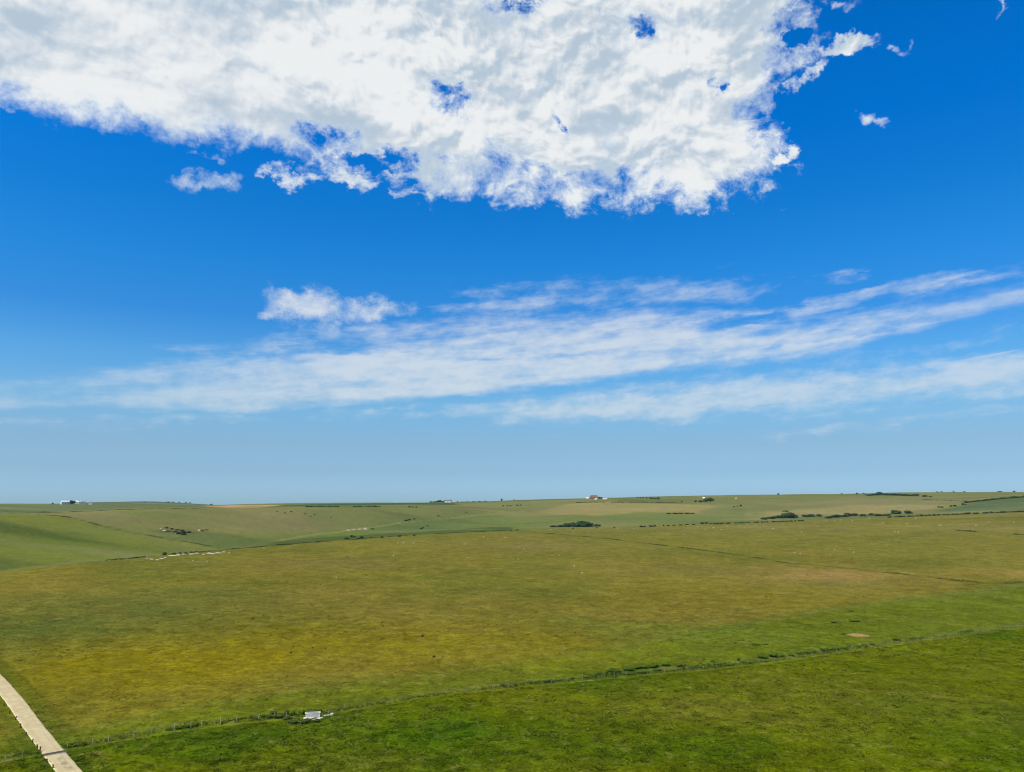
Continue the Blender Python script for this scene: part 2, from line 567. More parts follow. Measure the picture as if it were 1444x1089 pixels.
M["leaf"] = leaf_mat("dark_leaves", (.030, .066, .014), (.046, .092, .020), (.080, .115, .028))
M["gorse"] = leaf_mat("gorse_leaves", (.030, .072, .018), (.048, .100, .022), (.085, .120, .028))
M["bramble"] = leaf_mat("bramble_leaves", (.060, .120, .010), (.095, .160, .016), (.18, .21, .045))
M["greyscrub"] = leaf_mat("grey_scrub_leaves", (.060, .078, .034), (.085, .10, .048), (.13, .13, .08))
M["nettle"] = leaf_mat("nettle_leaves", (.075, .110, .018), (.110, .145, .030), (.18, .19, .06))


def plain(name, col, var=.25, scale=1.5, rough=.85, bmp=0.0, col2=None):
    m, nt, b = new_mat(name); V.nt = nt
    p = position()
    n = noise(p, scale, 6, .65)
    c = mixc(n.smooth(.3, .7), col, col2 if col2 else tuple(x * (1 - var) for x in col))
    k = noise(p, scale * 6, 3, .6).smooth(.2, .8, 1 - var * .6, 1 + var * .4)
    nt.links.new(scalec(c, k), b.inputs["Base Color"])
    b.inputs["Roughness"].default_value = rough
    if bmp:
        bump(n, bmp, .6, b)
    return m


M["bark"] = plain("bark", (.10, .075, .05), .4, 4, .95, .03)
M["post"] = plain("weathered_wood", (.34, .31, .20), .4, 6, .9, .01)
M["stake"] = plain("dark_wood", (.10, .075, .05), .4, 6, .95, .01)
M["wire"] = plain("galvanised_wire", (.26, .25, .20), .2, 8, .5)
M["white_wall"] = plain("white_render", (.80, .74, .65), .10, .6, .8)
M["cream_wall"] = plain("cream_render", (.66, .62, .52), .15, .6, .8)
M["slate"] = plain("slate_roof", (.20, .19, .19), .3, 2, .7)
M["tile"] = plain("brown_tile_roof", (.25, .145, .065), .35, 2, .85)
M["red_tile"] = plain("red_tile_roof", (.36, .16, .11), .35, 2, .85)
M["glass"] = plain("window_glass", (.05, .06, .07), .2, 2, .15)
M["door"] = plain("door_paint", (.12, .14, .13), .2, 2, .6)
M["flint"] = plain("flint_wall", (.22, .19, .15), .4, 2, .9)
M["concrete"] = plain("pale_concrete", (.83, .77, .67), .22, 1.8, .9, .02)
M["pad"] = plain("chalky_concrete", (.88, .82, .72), .3, 2.2, .95, .02)
M["stain"] = plain("stained_concrete", (.46, .38, .32), .5, 2.5, .9, .02, (.78, .74, .68))
M["water"] = plain("trough_water", (.03, .04, .035), .2, 2, .08)
M["chalk"] = plain("chalk", (.64, .60, .49), .45, .9, .95, .1)
M["soil"] = plain("bare_soil", (.05, .04, .025), .5, 4, .98, .05)
M["tan_soil"] = plain("sandy_soil", (.40, .275, .12), .35, 1.2, .98, .05)
M["steel"] = plain("rusty_steel", (.22, .18, .11), .4, 4, .7)
M["pit"] = plain("grid_pit", (.12, .095, .05), .4, 2, .95)
M["wool"] = plain("fleece", (.60, .58, .50), .15, 5, .95, .03)

m, nt, b = new_mat("track_surface"); V.nt = nt
uv = attr("lane")          # r: across -1..1 mapped 0..1, g: along in metres / 100
sep = nt.nodes.new("ShaderNodeSeparateColor"); nt.links.new(uv, sep.inputs[0])
ac, al = V(sep.outputs[0]), V(sep.outputs[1])
p = position()
c = mixc(noise(p, .35, 6, .6).smooth(.35, .68), (.50, .40, .21), (.60, .49, .275))
c = mixc(noise(p, 3.5, 5, .7).smooth(.5, .8, 0, .5), c, (.47, .37, .20))
wheel = (V.op("ABSOLUTE", ac - .5) - .24)
wheel = V.op("ABSOLUTE", wheel).smooth(.02, .11, 1, 0) * noise(p, .5, 4, .6).smooth(.35, .65, .15, 1)
c = mixc(wheel * .6, c, (.44, .355, .20))
edge = V.op("ABSOLUTE", ac - .5).smooth(.40, .5)
c = mixc(edge * noise(p, 1.1, 4, .6).smooth(.4, .6), c, (.66, .53, .30))
st1 = (V.op("ABSOLUTE", al - .392) / .055).smooth(.5, 1.1, 1, 0) * (V.op("ABSOLUTE", ac - .57) / .2).smooth(.5, 1.1, 1, 0)
st1 = st1 * noise(p, .75, 5, .7).smooth(.35, .62, 0, 1)
c = mixc(st1 * .75, c, (.20, .165, .11))
jn = V.op("FRACT", al * 14.0)
jnt = jn.smooth(.0, .02, 1, 0)
c = mixc(jnt * .3, c, (.3, .24, .16))
nt.links.new(c, b.inputs["Base Color"])
bump(noise(p, 5, 4, .7), .02, .4, b)
M["track"] = m


# ------------------------------------------------------------------ object helpers
def mesh_np(name, verts, faces, mats, cols=None, smooth=False, cname="grass_colour"):
    """verts (n,3), faces (m,k) int array"""
    me = bpy.data.meshes.new(name)
    verts = np.asarray(verts, np.float32)
    faces = np.asarray(faces, np.int32)
    kf = faces.shape[1]
    me.vertices.add(len(verts))
    me.vertices.foreach_set("co", verts.ravel())
    me.loops.add(faces.size)
    me.loops.foreach_set("vertex_index", faces.ravel())
    me.polygons.add(len(faces))
    me.polygons.foreach_set("loop_start", np.arange(0, faces.size, kf, dtype=np.int32))
    me.update(calc_edges=True)
    if smooth:
        me.polygons.foreach_set("use_smooth", np.ones(len(faces), bool))
    if cols is not None:
        a = me.attributes.new(cname, "FLOAT_COLOR", "POINT")
        rgba = np.ones((len(verts), 4), np.float32)
        rgba[:, :cols.shape[1]] = cols
        a.data.foreach_set("color", rgba.ravel())
    for mm in (mats if isinstance(mats, (list, tuple)) else [mats]):
        me.materials.append(mm)
    return me


class MB:
    def __init__(s):
        s.v, s.f = [], []

    def add(s, vs, fs):
        o = len(s.v)
        s.v += [tuple(v) for v in vs]
        s.f += [tuple(i + o for i in f) for f in fs]

    def box(s, x0, x1, y0, y1, z0, z1):
        s.add([(x0, y0, z0), (x1, y0, z0), (x1, y1, z0), (x0, y1, z0), (x0, y0, z1), (x1, y0, z1), (x1, y1, z1), (x0, y1, z1)],
              [(3, 2, 1, 0), (4, 5, 6, 7), (0, 1, 5, 4), (1, 2, 6, 5), (2, 3, 7, 6), (3, 0, 4, 7)])

    def tube(s, pts, radii, n=7, cap=True):
        pts = [np.array(q, float) for q in pts]
        rings = []
        for i, q in enumerate(pts):
            d = pts[min(i + 1, len(pts) - 1)] - pts[max(i - 1, 0)]
            d /= np.linalg.norm(d)
            a = np.cross(d, (0, 0, 1) if abs(d[2]) < .9 else (1, 0, 0)); a /= np.linalg.norm(a)
            c = np.cross(d, a)
            rings.append([q + radii[i] * (math.cos(t) * a + math.sin(t) * c) for t in np.linspace(0, 2 * math.pi, n, endpoint=False)])
        vs = [v for r in rings for v in r]
        fs = []
        for i in range(len(pts) - 1):
            for j in range(n):
                fs.append((i * n + j, i * n + (j + 1) % n, (i + 1) * n + (j + 1) % n, (i + 1) * n + j))
        if cap:
            fs.append(tuple(range(n - 1, -1, -1)))
            fs.append(tuple((len(pts) - 1) * n + j for j in range(n)))
        s.add(vs, fs)

    def mesh(s, name, mat):
        me = bpy.data.meshes.new(name)
        me.from_pydata(s.v, [], s.f)
        me.materials.append(mat)
        me.update()
        return me


def link(name, me, parent=None, loc=(0, 0, 0), rz=0.0):
    o = bpy.data.objects.new(name, me)
    C.objects.link(o)
    o.location = loc
    o.rotation_euler = (0, 0, rz)
    if parent:
        o.parent = parent
    return o


def tag(o, label=None, cat=None, group=None, kind=None):
    if label: o["label"] = label
    if cat: o["category"] = cat
    if group: o["group"] = group
    if kind: o["kind"] = kind
    return o


def thing(name, label, cat, loc, rz=0.0, group=None):
    return tag(link(name, None, None, loc, rz), label, cat, group)


# ------------------------------------------------------------------ ground sheet
nA, nR = Z.shape
idx = np.arange(nA * nR).reshape(nA, nR)
nxt = np.roll(idx, -1, axis=0)
q = np.stack([idx[:, :-1], idx[:, 1:], nxt[:, 1:], nxt[:, :-1]], -1).reshape(-1, 4)
gv = np.stack([GX, GY, Z], -1).reshape(-1, 3)
# close the small hole under the camera
cidx = len(gv)
gv = np.vstack([gv, [[0, 0, float(Z[:, 0].mean())]]])
fan = np.stack([np.full(nA, cidx), idx[:, 0], nxt[:, 0], nxt[:, 0]], -1)
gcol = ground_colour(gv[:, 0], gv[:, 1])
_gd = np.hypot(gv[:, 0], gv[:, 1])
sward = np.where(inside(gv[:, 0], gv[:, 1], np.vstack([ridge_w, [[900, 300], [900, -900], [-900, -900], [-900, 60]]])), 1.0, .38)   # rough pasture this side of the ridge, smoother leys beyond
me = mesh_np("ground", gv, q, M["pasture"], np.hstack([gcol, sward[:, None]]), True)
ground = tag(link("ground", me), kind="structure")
fan_me = None

# ------------------------------------------------------------------ track
seg = np.linalg.norm(np.diff(ROAD_C, axis=0), axis=1)
s_acc = np.concatenate([[0], np.cumsum(seg)])
ss = np.arange(0, s_acc[-1], 0.6)
rx = pchip(s_acc, ROAD_C[:, 0], ss)
ry = pchip(s_acc, ROAD_C[:, 1], ss)
tx, ty = np.gradient(rx), np.gradient(ry)
ln = np.hypot(tx, ty); tx /= ln; ty /= ln
HW = 1.8
across = np.array([-1.12, -1.0, -.85, -.6, -.3, 0, .3, .6, .85, 1.0, 1.12])
vs, cc = [], []
for j, a in enumerate(across):
    wob = 0.12 * fbm(ss / 3.0, ss * 0 + j * 3.0 + (5 if a > 0 else 0), 3, 9) if abs(a) > .8 else 0
    off = a * HW + wob * (1 if a > 0 else -1)
    X, Y = rx + ty * off, ry - tx * off
    zz = height(X, Y) + (0.055 if abs(a) <= 1.0 else -0.25) + .02 * (1 - a * a)
    vs.append(np.stack([X, Y, zz], -1))
    cc.append(np.stack([np.full_like(ss, (a + 1) / 2), ss / 100, ss * 0], -1))
vs = np.array(vs); cc = np.array(cc)
na, ns = vs.shape[:2]
ix = np.arange(na * ns).reshape(na, ns)
fq = np.stack([ix[:-1, :-1], ix[1:, :-1], ix[1:, 1:], ix[:-1, 1:]], -1).reshape(-1, 4)
me = mesh_np("track", vs.reshape(-1, 3), fq, M["track"], cc.reshape(-1, 3), True, "lane")
tag(link("track", me), kind="structure")


def road_frame(px, py):
    pnt = flat_at(px, py)
    i = int(np.argmin(np.hypot(rx - pnt[0], ry - pnt[1])))
    return i


# cattle grid across the track, in line with the fence
gi = road_frame(77, 1058)
fdir = at2(184, 1040) - at2(0, 1072); fdir /= np.linalg.norm(fdir)
gz = float(height(rx[gi], ry[gi])[0])
cg = thing("cattle_grid", "dark steel cattle grid sunk across the pale track", "cattle grid",
           (rx[gi], ry[gi], gz + .10), math.atan2(fdir[1], fdir[0]))
wl = HW / abs(fdir[0] * ty[gi] - fdir[1] * tx[gi]) + .15
b_ = MB(); b_.box(-wl, wl, -.75, .75, -.02, .0); link("pit", b_.mesh("pit", M["pit"]), cg)
for kx in range(6):
    b_ = MB(); y0 = -.62 + kx * .25
    b_.tube([(-wl, y0, .035), (wl, y0, .035)], [.05, .05], 8)
    link("bar", b_.mesh("bar", M["steel"]), cg)
for s_ in (-1, 1):
    b_ = MB(); b_.box(-wl, wl, s_ * .80 - .05, s_ * .80 + .05, -.02, .06)
    link("kerb_beam", b_.mesh("kerb_beam", M["stain"]), cg)


def post_mesh(h, r, mat, seed, lean=.04):
    rr = random.Random(seed)
    b_ = MB()
    lx, ly = rr.uniform(-lean, lean), rr.uniform(-lean, lean)
    b_.tube([(0, 0, -.3), (lx * .3, ly * .3, h * .5), (lx, ly, h - .03), (lx, ly, h)], [r, r * .97, r * .93, r * .7], 8)
    return b_.mesh("post", mat)


STAKES = [(7, 995), (15, 1006), (23, 1015), (30.5, 1026), (38, 1036), (47, 1046.5), (54, 1055), (57.5, 1059), (67.5, 1074), (76, 1083)]
stake_me = []
for i in range(4):
    stake_me.append(post_mesh(.55 + .12 * i, .12, M["stake"], 50 + i, .12))
for i, (x, y) in enumerate(STAKES):
    P = at(x - 1.2, y + .5)
    lab = "short dark wooden stake along the left edge of the pale track"
    if i == 7: lab = "short dark wooden stake at the left end of the cattle grid"
    if i == 9: lab = "short dark wooden stake nearest the bottom left corner of the photo"
    o = link("wooden_stake", stake_me[i % 4], None, P, i * .7)
    tag(o, lab, "stake", "stakes along the track edge")

# ------------------------------------------------------------------ fences
fl = fence_w
fseg = np.linalg.norm(np.diff(fl, axis=0), axis=1)
fs = np.concatenate([[0], np.cumsum(fseg)])


def fpoint(s):
    return np.array([pchip(fs, fl[:, 0], np.array([s]))[0], pchip(fs, fl[:, 1], np.array([s]))[0]])


def fparam(px, py):
    w = at2(px, py)
    st = np.arange(0, fs[-1], .25)
    X, Y = pchip(fs, fl[:, 0], st), pchip(fs, fl[:, 1], st)
    return float(st[np.argmin(np.hypot(X - w[0], Y - w[1]))])


post_me = [post_mesh(1.05 + .07 * (i % 3), .062 + .012 * (i % 2), M["post"], 90 + i, .17) for i in range(6)]


M["pale_post"] = plain("bleached_wood", (.46, .43, .33), .3, 6, .9, .01)
pale_me = [post_mesh(1.1 + .08 * (i % 3), .085, M["pale_post"], 190 + i, .15) for i in range(6)]


def build_fence(s0, s1, step, label, pm=None):
    pm = pm or post_me
    sp_ = np.arange(s0, s1 + .01, step)
    p0 = fpoint(sp_[0])
    org = np.array([p0[0], p0[1], float(height(*p0)[0])])
    t = thing("wire_fence", label, "fence", org)
    tops = []
    for i, s in enumerate(sp_):
        q_ = fpoint(s + random.uniform(-.3, .3) * step)
        z_ = float(height(*q_)[0])
        link("post", pm[i % 6], t, (q_[0] - org[0], q_[1] - org[1], z_ - org[2]), random.uniform(0, 6))
        tops.append((q_[0] - org[0], q_[1] - org[1], z_ - org[2]))
    for hgt in (.35, .72, 1.08):
        b_ = MB()
        pts = []
        for a, c in zip(tops[:-1], tops[1:]):
            a, c = np.array(a), np.array(c)
            pts += [a + (0, 0, hgt), (a + c) / 2 + (0, 0, hgt - .04)]
        pts.append(np.array(tops[-1]) + (0, 0, hgt))
        b_.tube(pts, [.005] * len(pts), 4)
        link("wire", b_.mesh("wire", M["wire"]), t)


build_fence(fparam(-60, 1080), fparam(48, 1064), 2.7, "short post and wire fence running left from the cattle grid")
build_fence(fparam(103, 1053.5), fparam(425, 1010), 3.6, "post and wire fence between the cattle grid and the white water trough", pale_me)
build_fence(fparam(458, 1006), fparam(1500, 876), 5.0, "long post and wire fence running right from the white water trough to the edge")

# ------------------------------------------------------------------ water trough
P = at(441, 1011.5)
D_ = math.hypot(P[0], P[1])
mpp = D_ / FPX
tw = 18.2 * mpp
rz = math.atan2(*(fpoint(fparam(470, 1004)) - fpoint(fparam(410, 1012)))[::-1])
tr = thing("water_trough", "long white concrete water trough on a pale pad by the fence", "water trough", P, rz * .55)
hh = .92
for nm, bx_ in (("front_wall", (-tw / 2, tw / 2, -.5, -.40, .05, hh)), ("back_wall", (-tw / 2, tw / 2, .40, .5, .05, hh)),
                ("end_wall", (-tw / 2, -tw / 2 + .12, -.398, .398, .05, hh)), ("end_wall", (tw / 2 - .12, tw / 2, -.398, .398, .05, hh))):
    b_ = MB(); b_.box(*bx_); link(nm, b_.mesh(nm, M["concrete"]), tr)
b_ = MB()
for x0, x1 in ((-tw * .46, -tw * .18), (-tw * .14, tw * .16), (tw * .20, tw * .40)):
    b_.box(x0, x1, -.512, -.5, .26, .74)
link("stained_panel", b_.mesh("stained_panel", M["stain"]), tr)
b_ = MB(); b_.box(-tw / 2 + .122, tw / 2 - .122, -.397, .397, .62, .66); link("water", b_.mesh("water", M["water"]), tr)
b_ = MB()
b_.box(-tw / 2 - .09, tw / 2 + .09, -.56, -.36, hh, hh + .10); b_.box(-tw / 2 - .09, tw / 2 + .09, .36, .56, hh, hh + .10)
b_.box(-tw / 2 - .09, -tw / 2 + .16, -.358, .358, hh, hh + .098); b_.box(tw / 2 - .16, tw / 2 + .09, -.358, .358, hh, hh + .098)
link("rim", b_.mesh("rim", M["concrete"]), tr)
# pad, an irregular slab
nn = 26
ang = np.linspace(0, 2 * math.pi, nn, endpoint=False)
pr = 1 + .10 * np.sin(ang * 3 + 1) + .07 * np.sin(ang * 7)
pvs = np.stack([np.cos(ang) * pr * (tw * .66), np.sin(ang) * pr * 1.55 - .75], -1)
b_ = MB()
b_.add([(x, y, .05) for x, y in pvs] + [(x * 1.02, y * 1.02, -.35) for x, y in pvs],
       [tuple(range(nn))] + [(i, i + nn, (i + 1) % nn + nn, (i + 1) % nn) for i in range(nn)])
link("pad", b_.mesh("pad", M["pad"]), tr)
# feed pipe curb running right from the pad
P2 = at(462, 1009.2)
b_ = MB()
L = 13 * mpp
b_.box(-L / 2, L / 2, -.22, .22, -.15, .14)
b_.box(L / 2 - .5, L / 2 + .1, -.35, .35, -.15, .42)
tag(link("concrete_kerb", b_.mesh("concrete_kerb", M["stain"]), None, P2, rz * .6),
    "low pale concrete kerb with a block end, right of the white trough", "kerb")


# ------------------------------------------------------------------ foliage meshes
def crown_mesh(name, seed, mat, lobes, nleaf, leaf, w=1.0, h=1.0, z0=0.0):
    """unit crown: width 1, height 1 on z=0; leaf clumps through the volume of several lobes"""
    r = np.random.default_rng(seed)
    L = []
    for i in range(lobes):
        if lobes == 1:
            L.append((0, 0, .45, .5, .55)); continue
        a = r.uniform(0, 2 * math.pi); d = r.uniform(.05, .34) * (i > 0)
        rad = r.uniform(.16, .26) if i else .33
        zc = z0 + r.uniform(.22, .62) * (1 - z0) if i else z0 + .45 * (1 - z0)
        L.append((math.cos(a) * d, math.sin(a) * d, zc, rad, rad * r.uniform(.9, 1.35)))
    L = np.array(L)
    wgt = L[:, 3] ** 2; wgt /= wgt.sum()
    pick = r.choice(len(L), nleaf, p=wgt)
    d = r.normal(size=(nleaf, 3)); d /= np.linalg.norm(d, axis=1)[:, None]
    rad = r.uniform(.55, 1.06, nleaf) ** .6
    c = np.stack([L[pick, 0] + d[:, 0] * rad * L[pick, 3], L[pick, 1] + d[:, 1] * rad * L[pick, 3], L[pick, 2] + d[:, 2] * rad * L[pick, 4]], -1)
    c[:, 2] = np.maximum(c[:, 2], z0 + .01 + r.uniform(0, .06, nleaf))
    zmax = c[:, 2].max(); c[:, 2] = z0 + (c[:, 2] - z0) * (1 - z0) / (zmax - z0)
    nrm = d + r.normal(scale=.45, size=d.shape); nrm /= np.linalg.norm(nrm, axis=1)[:, None]
    up = r.normal(size=d.shape)
    u = np.cross(nrm, up); u /= np.linalg.norm(u, axis=1)[:, None]
    v = np.cross(nrm, u)
    sz = leaf * r.uniform(.6, 1.5, nleaf)[:, None]
    A = c + u * sz; B = c + v * sz * .7 + nrm * sz * .15; Cc = c - u * sz; Dd = c - v * sz * .7 + nrm * sz * .1
    vs = np.stack([A, B, Cc, Dd], 1).reshape(-1, 3)
    f = np.arange(nleaf * 4).reshape(-1, 4)
    # lumpy inner mass that keeps light from leaking straight through
    cv, cf = [], []
    for (x, y, z, a, h_) in L:
        o = len(cv)
        for i in range(5):
            th = math.pi * (i + .5) / 5
            for j in range(8):
                ph = 2 * math.pi * j / 8
                k_ = .72 * r.uniform(.85, 1.1)
                cv.append((x + a * k_ * math.sin(th) * math.cos(ph), y + a * k_ * math.sin(th) * math.sin(ph),
                           max(z0 + .0, z0 + (z + h_ * k_ * math.cos(th) - z0) * (1 - z0) / (zmax - z0))))
        for i in range(4):
            for j in range(8):
                cf.append((o + i * 8 + j, o + (i + 1) * 8 + j, o + (i + 1) * 8 + (j + 1) % 8, o + i * 8 + (j + 1) % 8))
    f = np.vstack([f, np.array(cf) + len(vs)])
    vs = np.vstack([vs, np.array(cv)])
    return mesh_np(name, vs, f, mat)


CR = {}
for kind, mat, lobes, nl, lf, cnt in (("far", "leaf", 6, 420, .085, 5), ("mid", "gorse", 7, 900, .055, 6), ("near", "bramble", 8, 2200, .026, 5),
                                     ("nettle", "nettle", 7, 1800, .026, 3), ("greyscrub", "greyscrub", 6, 420, .085, 3)):
    CR[kind] = [crown_mesh("bush", 100 * len(kind) + i, M[mat], lobes, nl, lf) for i in range(cnt)]
TREE = [crown_mesh("crown", 900 + i, M["leaf"], 8, 620, .075, z0=.18) for i in range(4)]
_b = MB()
_b.tube([(0, 0, -.08), (.01, 0, .15), (-.01, .01, .35), (.01, 0, .6)], [.05, .04, .032, .012], 8)
_b.tube([(0, 0, .2), (.12, .05, .36), (.2, .08, .5)], [.026, .018, .008], 6)
_b.tube([(0, 0, .24), (-.1, -.07, .4), (-.18, -.1, .55)], [.024, .016, .008], 6)
TRUNK = _b.mesh("trunk", M["bark"])
n_b = [0]


def bush(x, y, w, h, label, group=None, kind="far", cat="bush", name="bush", sink=.05, P=None):
    """bush whose base is seen at pixel (x, y), w x h pixels in the photograph"""
    P = at(x, y) if P is None else P
    m_ = math.hypot(P[0], P[1]) / FPX
    n_b[0] += 1
    me = CR[kind][n_b[0] % len(CR[kind])]
    o = link(name, me, None, (P[0], P[1], P[2] - sink * h * m_), random.uniform(0, 6.28))
    o.scale = (w * m_ * 1.12, w * m_ * random.uniform(.9, 1.2), h * m_ * 1.05)
    return tag(o, label, cat, group)


def tree(x, y, w, h, label, group=None):
    P = at(x, y)
    m_ = math.hypot(P[0], P[1]) / FPX
    n_b[0] += 1
    t = thing("tree", label, "tree", (P[0], P[1], P[2]), random.uniform(0, 6.28), group)
    t.scale = (w * m_ * 1.1, w * m_ * 1.1, h * m_ * 1.05)
    link("crown", TREE[n_b[0] % 4], t)
    link("trunk", TRUNK, t)
    return t


# fence-side growth around the trough
for x, y, w, h, lab in ((441, 1007.5, 20, 6.5, "dark bramble bush directly behind the white water trough"),
                        (426, 1007.5, 9, 6, "dark bramble bush at the left end of the white water trough"),
                        (452, 1004.5, 6, 4.5, "small dark bush behind the right end of the white trough"),
                        (405, 1007, 9, 5, "dark round bush left of the white trough, third along the fence"),
                        (413, 1008, 7, 5, "dark round bush just left of the white trough's brambles")):
    bush(x, y, w, h, lab, None, "near", "bush", "bramble_bush")
for x, y, w, h in ((393, 1012, 16, 5), (380, 1013, 12, 4.5), (404, 1015, 14, 4), (416, 1018.5, 18, 5), (430, 1019.5, 17, 5), (446, 1018, 14, 4), (385, 1008, 10, 5)):
    bush(x, y, w, h, "grey green patch of nettles around the white water trough", "nettles around the trough", "nettle", "nettles", "nettle_clump")
for x, y, w, h in ((372, 1011, 8, 3), (363, 1014, 9, 3), (262, 1025.5, 12, 3), (250, 1027.5, 10, 2.6), (238, 1029.5, 9, 2.4), (275, 1023.5, 10, 2.6)):
    bush(x, y, w, h, "low dark bramble clump behind the fence left of the trough", "brambles along the near fence", "near", "bush", "bramble_bush")
for x, y, w, h in ((846, 951.5, 14, 3.6), (866, 948, 20, 4.5), (884, 945.5, 22, 5.5), (902, 942.5, 20, 5), (920, 941, 18, 4.5), (938, 938.5, 18, 4),
                   (958, 940, 12, 4), (905, 949, 18, 3.2), (884, 951, 16, 3), (926, 946, 14, 3)):
    bush(x, y, w, h, "grey green bramble bush in the long thicket behind the right hand fence", "thicket behind the long fence", "near", "bush", "bramble_bush")
for x, y, w, h, lab in ((992, 930.5, 4.5, 2.6, "small dark bush above the fence, left of the pair"), (1005, 934, 7, 2.8, "small dark bush by a bent pale stem behind the fence"),
                        (1041, 932.5, 6, 4.6, "small round dark bush against the long fence"),
                        (1074, 928, 15, 5.2, "wide dark bush against the fence, left one of the touching pair"),
                        (1089, 926, 16, 5.6, "wide dark bush against the fence, right one of the touching pair"),
                        (1066, 909.7, 15, 2.2, "low dark scrub strip in the grass above the touching pair of bushes"),
                        (1080, 909.5, 7, 2.2, "tiny dark scrub tuft at the right end of the low strip"),
                        (1174.5, 878.6, 9, 2.4, "dark low scrub above and left of the bare earth patch"),
                        (1203, 876.2, 14, 2.6, "dark low scrub above the bare earth patch"),
                        (1200.5, 862.3, 6.5, 1.6, "tiny dark scrub, highest of three above the bare earth patch"),
                        (1189, 895, 7, 2.2, "tiny dark bush at the left end of the bare earth patch")):
    bush(x, y, w, h, lab, None, "near", "bush", "scrub_bush")
for i in range(17):
    x = 1095 + i * 10.5 + random.uniform(-4, 4)
    if i % 3 == 2 and i > 12: continue
    bush(x, fence_row(x) - 3.5 + random.uniform(-1.5, 1), random.uniform(7, 14) * (1 - i * .011), random.uniform(2, 3.8) * (1 - i * .012),
         "low bramble clump behind the long fence, right of the touching dark pair", "brambles behind the right end of the long fence", "near", "bush", "bramble_bush")
for x in (708, 748, 770, 788, 806, 824, 836, 975, 985, 1015, 1028, 1052):
    bush(x, fence_row(x) - 2.8 + random.uniform(-1, .5), random.uniform(9, 15), random.uniform(1.8, 3),
         "low green bramble clump behind the middle of the long fence", "brambles behind the middle of the long fence", "near", "bush", "bramble_bush")

# ridge line between the big field and the valley
RID = [(448, 764.8, 7, 2), (489, 760, 8, 1.6), (496, 757.8, 5, 3.2), (500, 757.5, 4, 2), (505, 760, 5, 1.8), (509.5, 759, 7, 3.2), (523, 758.8, 4, 1.5), (538, 758.4, 5, 2),
       (564, 756.6, 6, 2), (584, 755.4, 5, 1.6), (720.5, 748.2, 3, 1.6), (729, 747.8, 4, 1.6)]
for x, y, w, h in RID:
    bush(x, y + .2, w, h, "small dark bush on the ridge between the big field and the left valley", "bushes on the field ridge", "far", "bush", "hawthorn_bush")
for x, y, w, h in ((808, 746.2, 3, 1.4), (842, 745, 3, 1.4), (866, 744.4, 3.5, 1.5), (904, 743.6, 6, 2.4), (909, 743.4, 4, 2), (918, 743, 7, 2), (923.5, 742.6, 4, 2.4),
                   (936, 742, 3, 2), (942, 741.8, 4, 1.6), (990, 739.3, 7, 2.6), (996.5, 739, 5, 2.6), (951, 741.4, 5, 1.3), (960, 741, 6, 1.4), (969, 740.5, 6, 1.4), (978, 740.2, 5, 1.2)):
    bush(x, y, w, h, "small dark bush on the ridge right of the dark copse", "bushes on the ridge right of the copse", "far", "bush", "hawthorn_bush")
for i in range(30):
    x = 1003 + i * 4.4 + random.uniform(-1, 1)
    if i in (7, 13, 19): continue
    bush(x, row1(x) + .6, random.uniform(3.5, 6), random.uniform(1.0, 1.7), "low clipped bush in the broken hedgerow along the right of the ridge",
         "bushes of the broken ridge hedgerow", "far", "bush", "hedgerow_bush")
# dark copse behind the ridge
COPSE = [(781, 743.4, 14, 2.6), (791, 743.3, 14, 3.4), (800, 743.2, 14, 5.6), (808, 743.0, 14, 6.4), (817, 743.0, 17, 8.2), (826, 743, 17, 8.4), (832, 743, 12, 6), (841, 742.4, 9, 3.6), (845, 742.4, 6, 3)]
for i, (x, y, w, h) in enumerate(COPSE):
    lab = {4: "tall round bush at the top of the dark copse, left one", 5: "tall round bush at the top of the dark copse, right one",
           7: "separate small dark bush just right of the copse", 0: "lowest bush at the left tip of the dark copse"}.get(i, "dark rounded bush in the copse behind the ridge")
    bush(x, y, w, h, lab, "dark copse behind the ridge", "mid", "bush", "copse_bush", .12)
# long scrub line on the right
SCR = [(1078, 732.5, 12, 2.4), (1087, 731.5, 14, 3.4), (1097, 730.8, 14, 4), (1108, 730.6, 18, 7.4), (1115, 730.4, 18, 8), (1122, 730.4, 10, 5), (1109, 721.6, 8, 1.6), (1104.5, 721.6, 3, 1.2),
       (1136, 729, 10, 3), (1144, 728.6, 12, 3.4), (1155, 728.4, 9, 3.4), (1168, 731, 12, 3), (1179, 729.8, 14, 4), (1190, 729, 13, 3.4), (1196, 728, 12, 4.4), (1205, 727.6, 12, 3.6),
       (1217, 728, 11, 3), (1228, 727, 8, 3.2), (1238, 727.6, 14, 2.6), (1250, 727.2, 10, 2.4)]
for i, (x, y, w, h) in enumerate(SCR):
    lab = {4: "tallest dark bush at the left of the long scrub line", 3: "second tallest dark bush, joined to the left of the tallest in the scrub line",
           6: "isolated dark scrub above the tallest bush of the scrub line"}.get(i, "dark bush in the long scrub line behind the right ridge")
    bush(x, y, w, h, lab, "long scrub line behind the right ridge", "mid", "bush", "scrub_bush", .12)
bush(1265, 724.8, 14, 4.8, "dark domed bush at the right of the scrub line, left one of two domes", None, "mid", "bush", "domed_bush", .1)
bush(1281, 724.4, 10, 4.2, "dark domed bush at the right of the scrub line, right one of two domes", None, "mid", "bush", "domed_bush", .1)
for i in range(32):
    x = 1256 + i * 6.2 + random.uniform(-1.5, 1.5)
    bush(x, row1(x) + .5, random.uniform(4, 7.5), random.uniform(1.2, 2.2), "low dark bush of the hedge along the far right edge of the big field",
         "hedge bushes at the far right of the ridge", "far", "bush", "hedgerow_bush")
